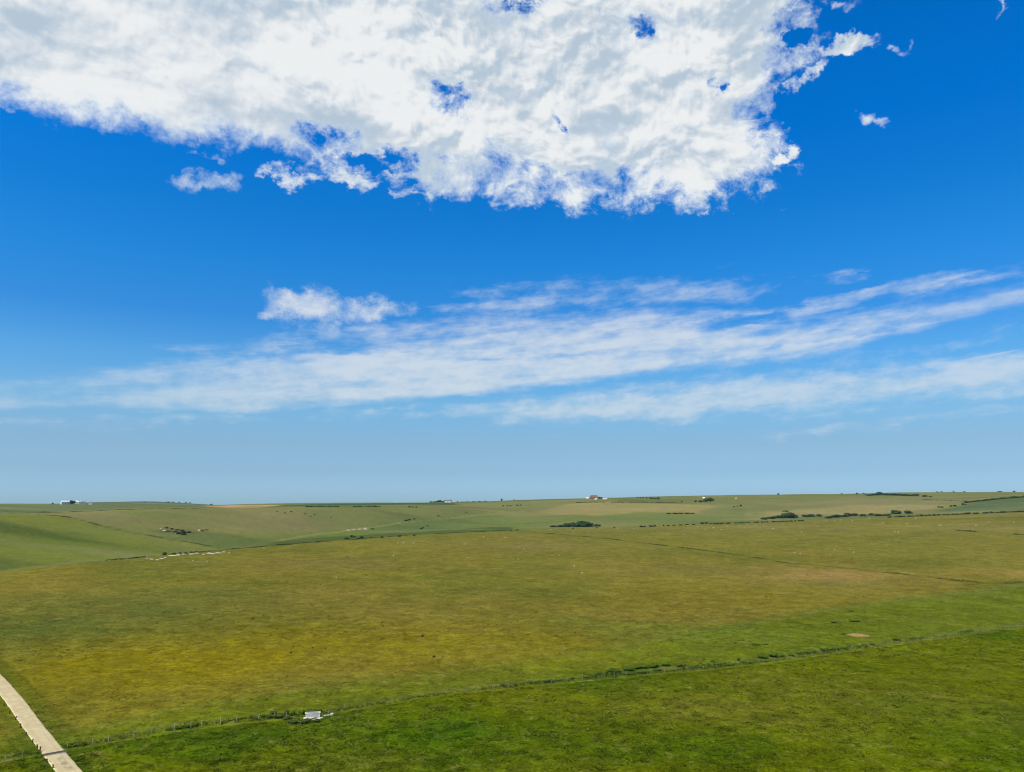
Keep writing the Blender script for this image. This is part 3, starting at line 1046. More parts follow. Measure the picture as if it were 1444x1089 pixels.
# hedge up the right-hand hill and the scattered bushes leading to it
for i in range(22):
    t_ = i / 21
    x = 1362 + t_ * 92
    y = np.interp(x, [1362, 1390, 1420, 1460], [709.2, 706.2, 703.2, 700.2])
    bush(x, y, 5.6, random.uniform(1.2, 2.2), "dark bush in the hedge climbing the far right hill", "hedge on the far right hill", "far", "bush", "hedgerow_bush")
for x, y, w, h in ((1324, 715.8, 4, 1.6), (1328, 716, 4, 1.6), (1341, 714.6, 4, 2), (1346, 714.2, 5, 1.8), (1357.5, 712.2, 4.4, 2.2), (1362, 712.2, 2.4, 1.4)):
    bush(x, y, w, h, "small bush dotted below the hedge of the far right hill", "dotted bushes below the hill hedge", "far", "bush", "hawthorn_bush")
# tree belt on the right skyline
for x, y, w, h in ((1225, 699.2, 12, 1.6), (1234, 698.8, 10, 2.2), (1240, 698.4, 10, 3.8), (1249, 698.6, 12, 2.4), (1259, 698.8, 13, 2.4), (1268, 699, 12, 2.4), (1277, 699.4, 11, 2.2), (1286, 699.8, 9, 2),
                   (1292, 700, 8, 2.8), (1304, 701, 7, 2.2), (1312, 701.4, 4, 1.4)):
    tree(x, y, w, h, "dark hazy tree in the belt just below the right skyline", "tree belt below the right skyline")
# tree group with a small white house
for x, y, w, h, lab in ((961.5, 708.6, 3, 1.8, "tiny round tree standing alone left of the bluish clump"), (981, 708.6, 5, 2.6, "small round tree touching the left of the bluish clump"),
                        (988, 708.8, 8, 3, "low tree at the left of the bluish tree clump"), (995, 708.4, 9, 4.6, "middle tree of the bluish clump below the skyline"),
                        (1002, 708.2, 9, 6, "tallest tree of the bluish clump, at its right end")):
    tree(x, y, w, h, lab)
for x, y, w, h in ((1040, 714.4, 2.4, 1.4), (1044.5, 714.2, 4, 2.2), (1035, 715, 3, 1)):
    bush(x, y, w, h, "tiny dark bush above the terraced green slope", "bushes above the terraced slope", "far", "bush", "hawthorn_bush")
for x, y, w, h in ((899, 702.8, 2.4, 1.9), (903, 703, 2.4, 1.9), (907, 703, 2.4, 2.1), (912, 703.2, 2.8, 1.9), (918, 703.6, 6, 1.9), (923, 703.8, 6, 1.8), (928, 704, 6, 2.4)):
    tree(x, y, w, h, "small dark tree in the row right of the brown roofed farm", "tree row right of the brown roofed farm")
for x, y, w, h in ((943, 724.8, 8, 1.4), (952, 724.6, 8, 1.3), (960, 724.6, 8, 1.3), (968, 724.4, 8, 1.3), (976, 724.6, 7, 1.1)):
    bush(x, y, w, h, "low bush of the dark hedge below the pale yellow field", "hedge below the pale yellow field", "far", "bush", "hedgerow_bush")
# hedges in the middle distance, left of centre
for grp, pts in (("hedge along the dark green skyline field, left stretch", [(433 + 3.4 * i, 715.4, 4, 1.8) for i in range(8)] + [(462 + 3.6 * i, 715.2, 4, 1.7) for i in range(5)]),
                 ("hedge along the dark green skyline field, right stretch", [(499 + 3.6 * i, 715.2, 4, 1.6) for i in range(4)] + [(516 + 3.6 * i, 715, 4, 1.5) for i in range(6)])):
    for x, y, w, h in pts:
        bush(x + random.uniform(-.6, .6), y, w, h * random.uniform(.7, 1.2), "dark bush of the " + grp, grp, "far", "bush", "hedgerow_bush")
for x, y, w, h in ((577, 715.4, 4, 1.6), (582, 715.6, 4, 1.4), (587, 715.6, 4, 1.4)):
    bush(x, y, w, h, "tiny dark bush in a short row below the white skyline farmhouse", "short bush row below the skyline farmhouse", "far", "bush", "hedgerow_bush")
for x, y, w, h in ((709.5, 714.2, 3, 1.7), (716, 714.2, 3, 1.5), (720, 714, 3, 1.4), (729, 713.4, 4, 1.5), (734, 713, 4, 1.4)):
    bush(x, y, w, h, "tiny dark bush in the dotted row below the lone skyline trees", "dotted bush row below the skyline", "far", "bush", "hawthorn_bush")
for x, y, w, h in ((391, 722, 2, 1.2), (402, 724, 2.4, 1.4), (410.5, 722, 3, 1.2), (430, 725, 2.4, 1.2), (438, 728.4, 2.4, 1), (443, 726, 2.2, 1.1), (467, 730, 2, .9)):
    bush(x, y, w, h, "tiny scattered bush on the brownish slope left of centre", "scattered bushes on the brownish slope", "far", "bush", "hawthorn_bush")
for x, y, w, h in ((572, 734.4, 6, 1.4), (577, 733.4, 5, 1.5), (584, 732.4, 3, 1.8), (594, 746, 5, 1.4), (596, 744.6, 3, 1.2), (603, 741.8, 2.2, 1.2), (618, 728, 5, 1), (657, 722.8, 3, 1.1), (525, 746.4, 5, 1.2)):
    bush(x, y, w, h, "tiny dark bush along the pale path in the centre valley", "bushes along the valley path", "far", "bush", "hawthorn_bush")
# old pit on the left hillside
for x, y, w, h in ((235, 744.6, 6, 1.6), (242, 746, 7, 1.2), (250, 747.4, 7, 1.2), (257, 748.2, 7, 1.4), (236, 749.4, 6, 1), (247, 750.6, 7, 2), (254, 752.4, 9, 2.4), (259, 751.2, 8, 2.4), (266, 751, 7, 2), (258, 753.6, 10, 1.8), (250, 753, 5, 1.6),
                   (285.5, 749, 4.5, 1.8), (291, 747.6, 5, 1.0)):
    bush(x, y, w, h * .8, "dark grey scrub bush around the old pit on the left hillside", "scrub around the hillside pit", "greyscrub", "bush", "scrub_bush")
bush(232, 782.6, 8, 3.2, "black leaning bush at the left end of the chalk scars", None, "far", "bush", "hawthorn_bush")
for x, y, w, h in ((193, 786.8, 9, 1.3), (203, 786, 7, 1.2), (186, 787.6, 8, 1), (172, 788.6, 6, .9), (262, 780, 5, 1.2), (270, 779.2, 5, 1.3), (277, 778.6, 5, 1.2), (245, 781.2, 6, 1.2), (254, 780.4, 5, 1.2)):
    bush(x, y, w, h, "low dark bush along the ridge behind the chalk scars", "bushes behind the chalk scars", "far", "bush", "hawthorn_bush")
for x, y, w, h in ((330, 774.2, 10, 1), (395, 768.9, 14, 1.3), (406, 768, 10, 1.2)):
    bush(x, y, w, h, "flat dark scrub at the ridge foot, left of centre", "scrub at the ridge foot", "far", "bush", "scrub_bush")

# skyline trees
for x, y, w, h, lab in ((74, 711.2, 3, 1.8, "tiny dark bush on the skyline left of the white farm"), (298, 712.6, 4, 1.8, "small dark tree on the skyline at the stubble field"),
                        (707.5, 705.9, 3.6, 2.8, "small round tree alone on the skyline, right of the white farmhouse"), (725, 705.6, 2, 1.4, "tiny tree on the skyline between lone tree and brown farm"),
                        (1097.5, 697.9, 3, 2, "small dark bush alone on the skyline above the scrub line"), (1187, 697, 2, 1.4, "tiny bush on the right skyline, left of a similar one"),
                        (1208.5, 696.8, 3, 1.8, "tiny bush on the skyline left of the tree belt"), (1218, 696.6, 2.4, 1.5, "tiny bush on the skyline nearest the tree belt"),
                        (1430, 694.4, 3, 1.7, "tiny bush on the skyline at the far right edge")):
    bush(x, y, w, h, lab, None, "far", "bush", "hawthorn_bush")
for x in (1322, 1328, 1345, 1360, 1408, 1412):
    bush(x, row3(x) + .4, 3, 1.1, "tiny bush dotted on the right hand skyline hill", "dotted bushes on the right skyline", "far", "bush", "hawthorn_bush")
for x in (204, 235, 238, 244, 253, 262, 268):
    bush(x, 709, 3, 1.4, "tiny tree on the far blue hill at the left", "trees on the far blue hill", "far", "tree", "distant_bush")


def hedge_strip(pts, hpx, wm, label, seed, gap=-.2, mat="hedge", step=.9):
    r = np.random.default_rng(seed)
    W = np.array([at2(*q_) for q_ in pts])
    sg = np.linalg.norm(np.diff(W, axis=0), axis=1); sa = np.concatenate([[0], np.cumsum(sg)])
    n = int(sa[-1] / step * 9)
    s_ = r.uniform(0, sa[-1], n)
    X = np.interp(s_, sa, W[:, 0]); Y = np.interp(s_, sa, W[:, 1])
    env = fbm(s_ / 14, s_ * 0 + seed * 3.1, 3, 2.0)
    keep = env > gap
    X, Y, env = X[keep], Y[keep], env[keep]; n = len(X)
    D = np.hypot(X, Y)
    hm_ = hpx * D / FPX * (.7 + .9 * np.clip(env, -.3, 1))
    X = X + r.normal(scale=wm * .4, size=n); Y = Y + r.normal(scale=wm * .4, size=n)
    Zc = height(X, Y) + hm_ * r.uniform(.05, 1, n)
    c = np.stack([X, Y, Zc], -1)
    d = r.normal(size=(n, 3)); d[:, 2] = np.abs(d[:, 2]); d /= np.linalg.norm(d, axis=1)[:, None]
    u = np.cross(d, r.normal(size=(n, 3))); u /= np.linalg.norm(u, axis=1)[:, None]
    v = np.cross(d, u)
    sz = (hm_ * .42 * r.uniform(.6, 1.4, n))[:, None]
    vs = np.stack([c + u * sz, c + v * sz * .8, c - u * sz, c - v * sz * .8], 1).reshape(-1, 3)
    org = np.array([W[0, 0], W[0, 1], float(height(*W[0])[0])])
    o = link("hedge", mesh_np("hedge", vs - org, np.arange(n * 4).reshape(-1, 4), M[mat]), None, org)
    return tag(o, label, "hedge")


M["hedge"] = leaf_mat("olive_hedge", (.055, .068, .020), (.080, .092, .026), (.12, .12, .045))
M["dark_hedge"] = leaf_mat("dark_hedge", (.036, .052, .012), (.054, .076, .016), (.08, .09, .02))
hedge_strip([(52, 726.6), (137, 740.2), (223, 757.6), (304, 772)], .85, 2.0, "thin faint hedge line running down across the left green slope", 1, -.12)
hedge_strip([(758, 751.6), (866, 761), (978, 774.7), (1049, 784), (1114, 795), (1138, 796.5), (1211, 803.6), (1274, 810.2), (1340, 818.2)], .85, 1.4,
            "long faint hedge bank slanting across the right of the big yellow field", 2, -.25)
hedge_strip([(1340, 818.2), (1401, 824.2), (1444, 822), (1500, 818)], 1.4, 1.8, "dark low hedge at the right end of the slanting field bank", 3, -.1, "hedge")
hedge_strip([(1338, 747), (1380, 751), (1444, 754.9), (1500, 758)], 1.3, 2.2, "short dark hedge high at the right edge of the big field", 4, -.15, "hedge")
hedge_strip([(150, row1(150) + .5), (240, row1(240) + .5), (330, row1(330) + .5), (440, row1(440) + .5), (560, row1(560) + .5), (640, row1(640) + .5), (735, row1(735) + .5)], 1.15, 2.4,
            "ragged dark hedge along the ridge crest from the chalk scars to the copse", 5, -.2, "dark_hedge")
hedge_strip([(0, 724.4), (60, 723), (130, 721), (200, 718.6), (290, 718.3)], .8, 2.5, "thin dark hedge along the crest of the left hill below the far farm", 6, -.3)
hedge_strip([(812, 709.2), (860, 708.8), (900, 708.6), (960, 709.4)], .9, 3.0, "dark green hedge line above the pale yellow field", 7, -.2, "dark_hedge")
M["rank"] = leaf_mat("rank_growth", (.036, .066, .007), (.062, .098, .011), (.17, .18, .045))


def along(x0, x1, up, n=24):
    return [(x, fence_row(x) - up) for x in np.linspace(x0, x1, n)]


hedge_strip(along(745, 846, 2.2), 2.0, 1.6, "low bramble hedge behind the long fence, left of the grey green thicket", 21, -.15, "rank", .5)
hedge_strip(along(842, 1068, 3.0), 2.9, 2.2, "taller bramble hedge behind the long fence, between thicket and touching dark bushes", 22, -.35, "rank", .5)
hedge_strip(along(1064, 1250, 2.6), 2.7, 2.0, "bramble hedge behind the long fence below the bare earth patch", 23, .0, "rank", .5)
hedge_strip(along(1245, 1500, 2.4), 1.4, 1.8, "low bramble hedge behind the long fence at the right edge", 24, .25, "rank", .5)
hedge_strip(along(236, 425, 2.0), 2.4, 1.4, "low dark bramble hedge behind the fence left of the white trough", 25, .08, "rank", .5)
hedge_strip([(1300, 704.6), (1340, 706.4), (1375, 708.4)], .7, 3.0, "faint hedge line on the right hill just below the skyline", 8, -.2)

# ------------------------------------------------------------------ farm buildings
def house(x, y, wpx, hpx, label, wall="white_wall", roof="slate", roof_frac=.42, depth=.55, rz=.0, chimney=1, windows=3, hip=False, name="farmhouse", cat="house", floors=1, group=None):
    P = at(x, y)
    m_ = math.hypot(P[0], P[1]) / FPX
    w, h = wpx * m_, hpx * m_
    d = w * depth
    t = thing(name, label, cat, (P[0], P[1], P[2] - .3), -math.atan2(P[0], P[1]) + rz, group)
    hw = h * (1 - roof_frac)
    b_ = MB()
    X, Y = w / 2, d / 2
    vs = [(-X, -Y, 0), (X, -Y, 0), (X, Y, 0), (-X, Y, 0), (-X, -Y, hw), (X, -Y, hw), (X, Y, hw), (-X, Y, hw), (-X, 0, h - .25), (X, 0, h - .25)]
    fs_ = [(0, 1, 5, 4), (2, 3, 7, 6), (1, 2, 6, 9, 5), (3, 0, 4, 8, 7)]
    b_.add(vs, fs_)
    link("wall", b_.mesh("wall", M[wall]), t)
    e = .35
    hx = w * .16 if hip else -e
    b_ = MB()
    zt = hw - .15
    for k_, dz in ((0, 0), (1, -.22)):
        pass
    up = [(-X - e, -Y - e, zt), (X + e, -Y - e, zt), (X + e, Y + e, zt), (-X - e, Y + e, zt), (-X + hx, 0, h), (X - hx, 0, h)]
    lo = [(a, b2, c - .2) for a, b2, c in up]
    b_.add(up + lo, [(0, 1, 5, 4), (2, 3, 4, 5), (1, 2, 5), (3, 0, 4), (1, 0, 6, 7), (2, 1, 7, 8), (3, 2, 8, 9), (0, 3, 9, 6)] if hip else
           [(0, 1, 5, 4), (2, 3, 4, 5), (7, 6, 10, 11), (9, 8, 11, 10), (1, 0, 6, 7), (3, 2, 8, 9), (0, 4, 10, 6), (4, 3, 9, 10), (5, 1, 7, 11), (2, 5, 11, 8)])
    rf = link("roof", b_.mesh("roof", M[roof]), t)
    for c_ in range(chimney):
        b_ = MB()
        cx = (-.36 + .72 * c_) * w if chimney > 1 else .3 * w
        b_.box(cx - .45, cx + .45, -.4, .4, h - 1.2, h + 1.1)
        link("chimney", b_.mesh("chimney", M["red_tile"]), rf)
    for i in range(windows):
        for fl_ in range(floors):
            cx = (-.5 + (i + .5) / windows) * w
            zz = hw * (.28 + .5 * fl_) if floors > 1 else hw * .42
            if i == windows // 2 and fl_ == 0 and windows > 1:
                b_ = MB(); b_.box(cx - .5, cx + .5, -Y - .05, -Y, 0.3, 2.3)
                link("door", b_.mesh("door", M["door"]), t)
                continue
            b_ = MB(); b_.box(cx - .5, cx + .5, -Y - .04, -Y, zz, zz + 1.1)
            link("window", b_.mesh("window", M["glass"]), t)
    return t


house(91.5, 711.3, 8.6, 4.6, "tall white farmhouse at the left end of the far left farm", roof="white_wall", roof_frac=.35, rz=.25, windows=3, floors=2)
house(109, 711, 7, 4.2, "white house with pinkish left wall, right of the dark farm trees", roof="white_wall", roof_frac=.35, rz=-.15, windows=3, chimney=1, floors=2)
house(115.6, 711.2, 7, 3.4, "low white building with dark roof at the right of the far left farm", roof="slate", roof_frac=.4, windows=3, chimney=0, name="farm_building", cat="building")
house(127, 711.8, 3, 1.3, "tiny white shed on the grass right of the far left farm", windows=1, chimney=0, roof="white_wall", name="shed", cat="shed")
for x, y, w, h, lab in ((98.4, 711.3, 5, 4, "dark tree between the white houses, left one of the far left farm"), (100.8, 711.3, 5, 4.6, "dark tree between the white houses, tallest of the far left farm"),
                        (103.6, 711.3, 5, 3.8, "dark tree between the white houses, right one of the far left farm"), (86.4, 711.2, 2.6, 1.4, "tiny bush at the left foot of the far left farm")):
    tree(x, y, w, h, lab)
house(631.6, 708.6, 10.6, 3.7, "white farmhouse with grey roof on the centre skyline", roof="slate", roof_frac=.45, rz=-.2, windows=3, chimney=2)
for x, y, w, h in ((607.5, 709, 4, 2), (612, 709, 5, 1.8), (616, 709, 5, 2.2), (618.4, 709, 3.6, 3.4), (621, 708.9, 4, 3.6), (624.4, 708.8, 4, 2.2)):
    tree(x, y, w, h, "dark tree in the row left of the white skyline farmhouse", "trees left of the skyline farmhouse")
tree(645, 708.6, 2.6, 1.7, "tiny tree right of the white skyline farmhouse")
for x in (652, 660, 668, 676, 684):
    bush(x, row3(x) + .3, 8, .8, "low bush of the skyline hedge right of the white farmhouse", "skyline hedge right of the farmhouse", "far", "bush", "hedgerow_bush")
house(837.5, 703.6, 12.6, 5.2, "large brown roofed barn on the skyline right of centre", wall="flint", roof="tile", roof_frac=.6, windows=4, chimney=1, hip=True, name="barn", cat="barn")
house(828.6, 703.8, 5, 2.4, "small white cottage joined to the left of the brown roofed barn", roof="white_wall", windows=2, chimney=0, roof_frac=.35)
house(840.6, 704.4, 3, 2.4, "tiny white gabled porch building before the brown roofed barn", roof="white_wall", windows=1, chimney=0, rz=1.3, depth=1.2, name="outbuilding", cat="building")
house(853, 704.4, 6.2, 1.9, "long low cream shed right of the brown roofed barn", wall="cream_wall", roof="cream_wall", windows=3, chimney=0, name="shed", cat="shed")
for x, y, w, h in ((845.5, 703.6, 4, 2.8), (848.4, 703.6, 4, 2.4)):
    tree(x, y, w, h, "dark tree between the brown roofed barn and the cream shed", "trees right of the barn")
house(992.5, 703.4, 3, 2.4, "tiny white house behind the bluish tree clump", windows=2, chimney=1, roof="white_wall")
house(1038, 703.4, 2, 1.3, "tiny pale hut on the slope right of the bluish tree clump", windows=1, chimney=0, roof="cream_wall", name="hut", cat="hut")
house(558.5, 708.9, 2.2, 1.3, "tiny white hut alone on the skyline left of the farmhouse", windows=1, chimney=0, roof="white_wall", name="hut", cat="hut")

# ------------------------------------------------------------------ chalk, earth, molehills
def lump_mesh(name, seed, mat, n=26, rings=5):
    r = np.random.default_rng(seed)
    vs, f = [(0, 0, 1.0)], []
    ph = r.uniform(0, 6, 4)
    for i in range(1, rings + 1):
        rad = i / rings
        for j in range(n):
            a = 2 * math.pi * j / n
            k_ = 1 + .18 * math.sin(2 * a + ph[0]) + .14 * math.sin(5 * a + ph[1]) + .1 * math.sin(9 * a + ph[2])
            hgt = (1 - rad ** 2) * r.uniform(.55, 1.15) if i < rings else -.25
            vs.append((.5 * rad * k_ * math.cos(a), .5 * rad * k_ * math.sin(a), hgt))
    for j in range(n):
        f.append((0, 1 + j, 1 + (j + 1) % n))
    for i in range(rings - 1):
        for j in range(n):
            a, b2 = 1 + i * n + j, 1 + i * n + (j + 1) % n
            f.append((a, a + n, b2 + n, b2))
    me = bpy.data.meshes.new(name)
    me.from_pydata(vs, [], f)
    me.materials.append(mat)
    return me


chalk_me = [lump_mesh("chalk_outcrop", 300 + i, M["chalk"]) for i in range(4)]
CHK = [(207, 788.4, 3, .9), (213, 788.8, 6, .9), (222, 790, 6, 1.5), (228, 788.2, 6, 1.2), (233, 787, 3.6, 1.2), (242, 784, 12, 1.2), (251, 783.2, 8, 1.5), (259, 782, 5, 1), (270.5, 781.8, 8, 1.7), (277, 780.6, 6, 1.2),
       (287, 782, 5, 1.2), (295, 780.8, 7, 1.8), (300, 781.4, 8, 1.5), (307, 780.2, 9, 1.3), (315.5, 778.9, 5, 1.4), (323, 780, 2.4, 1.2), (272, 790.6, 3, .9), (292, 792, 2, 1.2)]
for i, (x, y, w, h) in enumerate(CHK):
    P = at(x, y)
    m_ = math.hypot(P[0], P[1]) / FPX
    o = link("chalk_outcrop", chalk_me[i % 4], None, P, random.uniform(-.3, .3))
    o.scale = (w * m_, w * m_ * .55, h * m_ * .8)
    lab = "broken white chalk outcrop in the line of scars on the left ridge"
    if i == 13: lab = "long white chalk outcrop near the right end of the ridge scars"
    if i == 5: lab = "long white chalk outcrop beside the black leaning bush on the ridge"
    tag(o, lab, "chalk outcrop", "chalk scars on the ridge")
for x, y, w, h, lab in ((226.5, 746, 3, 1.1, "small white chalk spot at the top left of the hillside pit"), (231.5, 748.6, 4.5, 1.1, "small white chalk spot on the left rim of the hillside pit"),
                        (248.5, 752.4, 3, 1, "small white chalk spot among the pit scrub on the hillside"), (280.6, 748.6, 4, 1.9, "bright white chalk face beside a dark bush right of the pit"),
                        (515.5, 746.8, 4, 1.7, "white chalk heap at the end of the pale valley path"), (497, 747.4, 2, .7, "tiny pale chalk spot on the valley path")):
    P = at(x, y)
    m_ = math.hypot(P[0], P[1]) / FPX
    o = link("chalk_outcrop", chalk_me[int(x) % 4], None, P, 0)
    o.scale = (w * m_, w * m_ * .6, h * m_)
    tag(o, lab, "chalk outcrop")

p_, rw_, rh_ = EARTH_W[0]
o = link("earth_heap", lump_mesh("earth_heap", 410, M["tan_soil"], 40, 8), None, (p_[0], p_[1], float(height(*p_)[0]) - .05), 0)
o.scale = (rw_ * 1.55, rh_ * 1.3, .35)
tag(o, "low heap of bare tan earth in the grass above the long fence", "earth heap")

mole_me = [lump_mesh("molehill", 320 + i, M["soil"], 14, 4) for i in range(3)]
MOLE = [(490.8, 785.8), (514, 804), (529.7, 800), (506, 814), (517, 812), (452, 825), (600, 783.7), (661, 823.7), (410.5, 920.5), (413.4, 912), (441, 913.4), (459, 915), (515, 879.7), (539, 878), (540, 883), (559.5, 872),
        (596, 897.6), (612, 926.6), (624, 926.6), (376, 987.6), (485, 870.5), (700, 881.6), (730, 876), (811, 893), (931, 861), (222, 879), (756, 864), (1139, 811), (860, 845), (1032, 806), (1218, 842), (1080, 842)]
for i, (x, y) in enumerate(MOLE):
    P = at(x, y)
    s_ = random.uniform(.45, .8) * (1.4 if x in (410.5, 596, 612) else 1) * max(1, math.hypot(P[0], P[1]) / 420)
    o = link("molehill", mole_me[i % 3], None, P, random.uniform(0, 6))
    o.scale = (s_, s_, s_ * .5)
    lab = {410.5: "largest dark molehill on the yellow field above the trough", 596: "dark molehill on the yellow field nearest its middle",
           612: "dark molehill in the low right of the yellow field, left of a fainter one"}.get(x, "small dark molehill dotted on the yellow field")
    tag(o, lab, "molehill", "molehills on the yellow field")

# ------------------------------------------------------------------ sheep
def sheep_mesh():
    sk = [((-.42, 0, .62), .19), ((-.15, 0, .66), .27), ((.18, 0, .66), .26), ((.40, 0, .66), .17), ((.56, 0, .56), .095), ((.68, 0, .36), .085), ((.76, 0, .22), .05)]
    vs = [s_[0] for s_ in sk]; rad = [s_[1] for s_ in sk]
    ed = [(i, i + 1) for i in range(6)]
    for root, sx in ((0, -.36), (3, .34)):
        for sy in (-1, 1):
            o = len(vs)
            vs += [(sx, sy * .13, .42), (sx + .02, sy * .13, .22), (sx, sy * .13, .0)]
            rad += [.085, .045, .04]
            ed += [(root if root else 1, o), (o, o + 1), (o + 1, o + 2)]
    me = bpy.data.meshes.new("sheep_skeleton")
    me.from_pydata(vs, ed, [])
    ob = bpy.data.objects.new("sheep_skeleton", me)
    C.objects.link(ob)
    md = ob.modifiers.new("skin", "SKIN")
    for i, r_ in enumerate(rad):
        me.skin_vertices[0].data[i].radius = (r_, r_)
    me.skin_vertices[0].data[1].use_root = True
    ob.modifiers.new("sub", "SUBSURF").levels = 1
    dg = bpy.context.evaluated_depsgraph_get()
    out = bpy.data.meshes.new_from_object(ob.evaluated_get(dg))
    bpy.data.objects.remove(ob)
    out.name = "sheep"
    out.materials.clear()
    out.materials.append(M["wool"])
    return out


SHEEP = [(1084, 736), (1100.7, 735.5), (1119, 734.6), (1135, 734.6), (1065, 741.6), (1076.6, 741), (1104, 740), (1153, 743.7), (1165.5, 734.6), (1176.8, 735.3), (1185.8, 734.2), (1202, 735.3), (1245.6, 738.6), (1279.4, 739.6),
         (1261.6, 750.2), (1266.6, 751.2), (1226, 731.4), (1130.6, 751), (1291, 731.8), (984, 743.2), (1006, 745.4), (995, 748), (1017, 747.4), (1025.6, 742.8), (1044, 742), (1054.5, 740), (777, 747.8),
         (808.5, 751), (830, 751), (871.5, 745.6), (894, 746), (739, 775), (731, 772), (788, 784), (809.5, 799.5), (821, 809), (965.5, 754), (1120.6, 780.5), (1128.5, 781.6), (1204, 779.7), (1177, 776.6), (1394, 737), (1430, 737),
         (1376, 742), (682, 758), (712.6, 758.7), (657, 768.4), (658.7, 788), (569, 766.6), (561, 767), (583, 766.8), (554.7, 785), (731, 789.5), (474.5, 815.8), (372, 773.7), (1003, 741), (970, 742.2), (1090, 746), (1326, 742)]
sm = sheep_mesh()
for i, (x, y) in enumerate(SHEEP):
    P = at(x, y)
    o = link("sheep", sm, None, P, random.choice((0, math.pi)) + random.uniform(-.6, .6))
    s_ = 1.15 * random.uniform(.9, 1.15) * (1.0 if math.hypot(P[0], P[1]) > 650 else .75)
    o.scale = (s_, s_, s_)
    near = x < 900 and y > 752
    lab = "white sheep grazing high on the big field below the ridge hedge" if not near else "white sheep grazing apart on the left half of the big field"
    if (x, y) == (1261.6, 750.2): lab = "white sheep grazing in a close pair on the right field, left one"
    if (x, y) == (1266.6, 751.2): lab = "white sheep grazing in a close pair on the right field, right one"
    tag(o, lab, "sheep", "sheep grazing on the big field")

# ------------------------------------------------------------------ pasture grass of the near fields
def tufts(n, lo, hi, hscale, seed):
    r = np.random.default_rng(seed)
    a = np.radians(r.uniform(-36.5, 36.5, n))
    rows = lo + (hi - lo) * r.random(n)
    t_ = np.array([0.0])
    v = (rows - PH / 2) / FPX
    tan_e = (sp - v * cp) / (cp + v * sp)
    D = HC / -tan_e * np.cos(a) ** 0
    x, y = D * np.sin(a), D * np.cos(a)
    keep = (polyline_dist(x, y, ROAD_C) > 1.85) & (np.hypot(x - tr.location[0], y - tr.location[1] + .7) > 3.0)
    q_ = np.ones(n)
    for p2, rw, rh in EARTH_W:
        keep &= ((x - p2[0]) / rw) ** 2 + ((y - p2[1]) / rh) ** 2 > 1.1
    clump = fbm(x / 2.2, y / 2.2, 3, 60)
    keep &= r.random(n) < .25 + .75 * sstep(-.5, .3, clump)
    x, y, D, clump = x[keep], y[keep], D[keep], clump[keep]
    n = len(x)
    z = height(x, y)
    df = polyline_dist(x, y, fence_w)
    isn = inside(x, y, near_poly)
    rank = (1 - sstep(.5, 3.4, df)) * (~isn)
    h0 = hscale * (.09 + .11 * sstep(-.1, .6, clump)) * r.uniform(.6, 1.4, n) * np.where(isn, 1.25, .8) + rank * .32 * r.random(n)
    path = np.exp(-((df - 1.5) / .5) ** 2) * isn
    h0 *= 1 - .8 * path
    col = ground_colour(x, y)
    col *= (1.22 + .36 * (r.random(n) - .5) + .12 * clump)[:, None]
    pale = (r.random(n) < .02 + .10 * sstep(.15, .5, fbm(x / 14, y / 14, 3, 66))) & (path < .3)
    col[pale] = col[pale] * .35 + alb(176, 168, 108) * .65
    B = 5
    wv = h0 * .5 + .10
    ang = r.uniform(0, 2 * math.pi, (n, B))
    lean = r.uniform(.5, 1.9, (n, B))
    hb = h0[:, None] * r.uniform(.6, 1.15, (n, B))
    ca, sa = np.cos(ang), np.sin(ang)
    w2 = wv[:, None] * r.uniform(.3, .6, (n, B))
    bx = x[:, None] + r.normal(scale=.5, size=(n, B)) * wv[:, None]
    by = y[:, None] + r.normal(scale=.5, size=(n, B)) * wv[:, None]
    zb = z[:, None] - .03 + 0 * bx
    v0 = np.stack([bx - sa * w2, by + ca * w2, zb], -1)
    v1 = np.stack([bx + sa * w2, by - ca * w2, zb], -1)
    v2 = np.stack([bx + ca * hb * lean + sa * w2 * .4, by + sa * hb * lean - ca * w2 * .4, zb + hb], -1)
    v3 = np.stack([bx + ca * hb * lean - sa * w2 * .4, by + sa * hb * lean + ca * w2 * .4, zb + hb * .96], -1)
    vs = np.stack([v0, v1, v2, v3], 2).reshape(-1, 3)
    cols = np.repeat(col, B * 4, axis=0)
    return vs, cols


va, ca_ = tufts(150000, 862, 1112, 1.0, 71)
vb, cb_ = tufts(70000, 792, 905, 1.5, 73)
va = np.vstack([va, vb]); ca_ = np.vstack([ca_, cb_])
gme = mesh_np("grass", va, np.arange(len(va)).reshape(-1, 4), M["blades"], np.clip(ca_, 0.002, 1))
tag(link("grass", gme), "tufted green and straw pasture grass of the near fields", "grass", None, "stuff")

# ------------------------------------------------------------------ haze
hb_ = MB(); hb_.box(-8800, 8800, -8800, 8800, -360, 100)
hm = bpy.data.materials.new("haze_air"); hm.use_nodes = True
hn = hm.node_tree
for n_ in list(hn.nodes):
    if n_.type != "OUTPUT_MATERIAL": hn.nodes.remove(n_)
pv = hn.nodes.new("ShaderNodeVolumePrincipled")
pv.inputs["Color"].default_value = (.60, .80, 1.0, 1)
pv.inputs["Density"].default_value = 2.8e-5
pv.inputs["Anisotropy"].default_value = 0.0
hn.links.new(pv.outputs[0], [n_ for n_ in hn.nodes if n_.type == "OUTPUT_MATERIAL"][0].inputs["Volume"])
tag(link("haze", hb_.mesh("haze", hm)), "thin pale blue summer haze over the downs", "haze", None, "stuff")

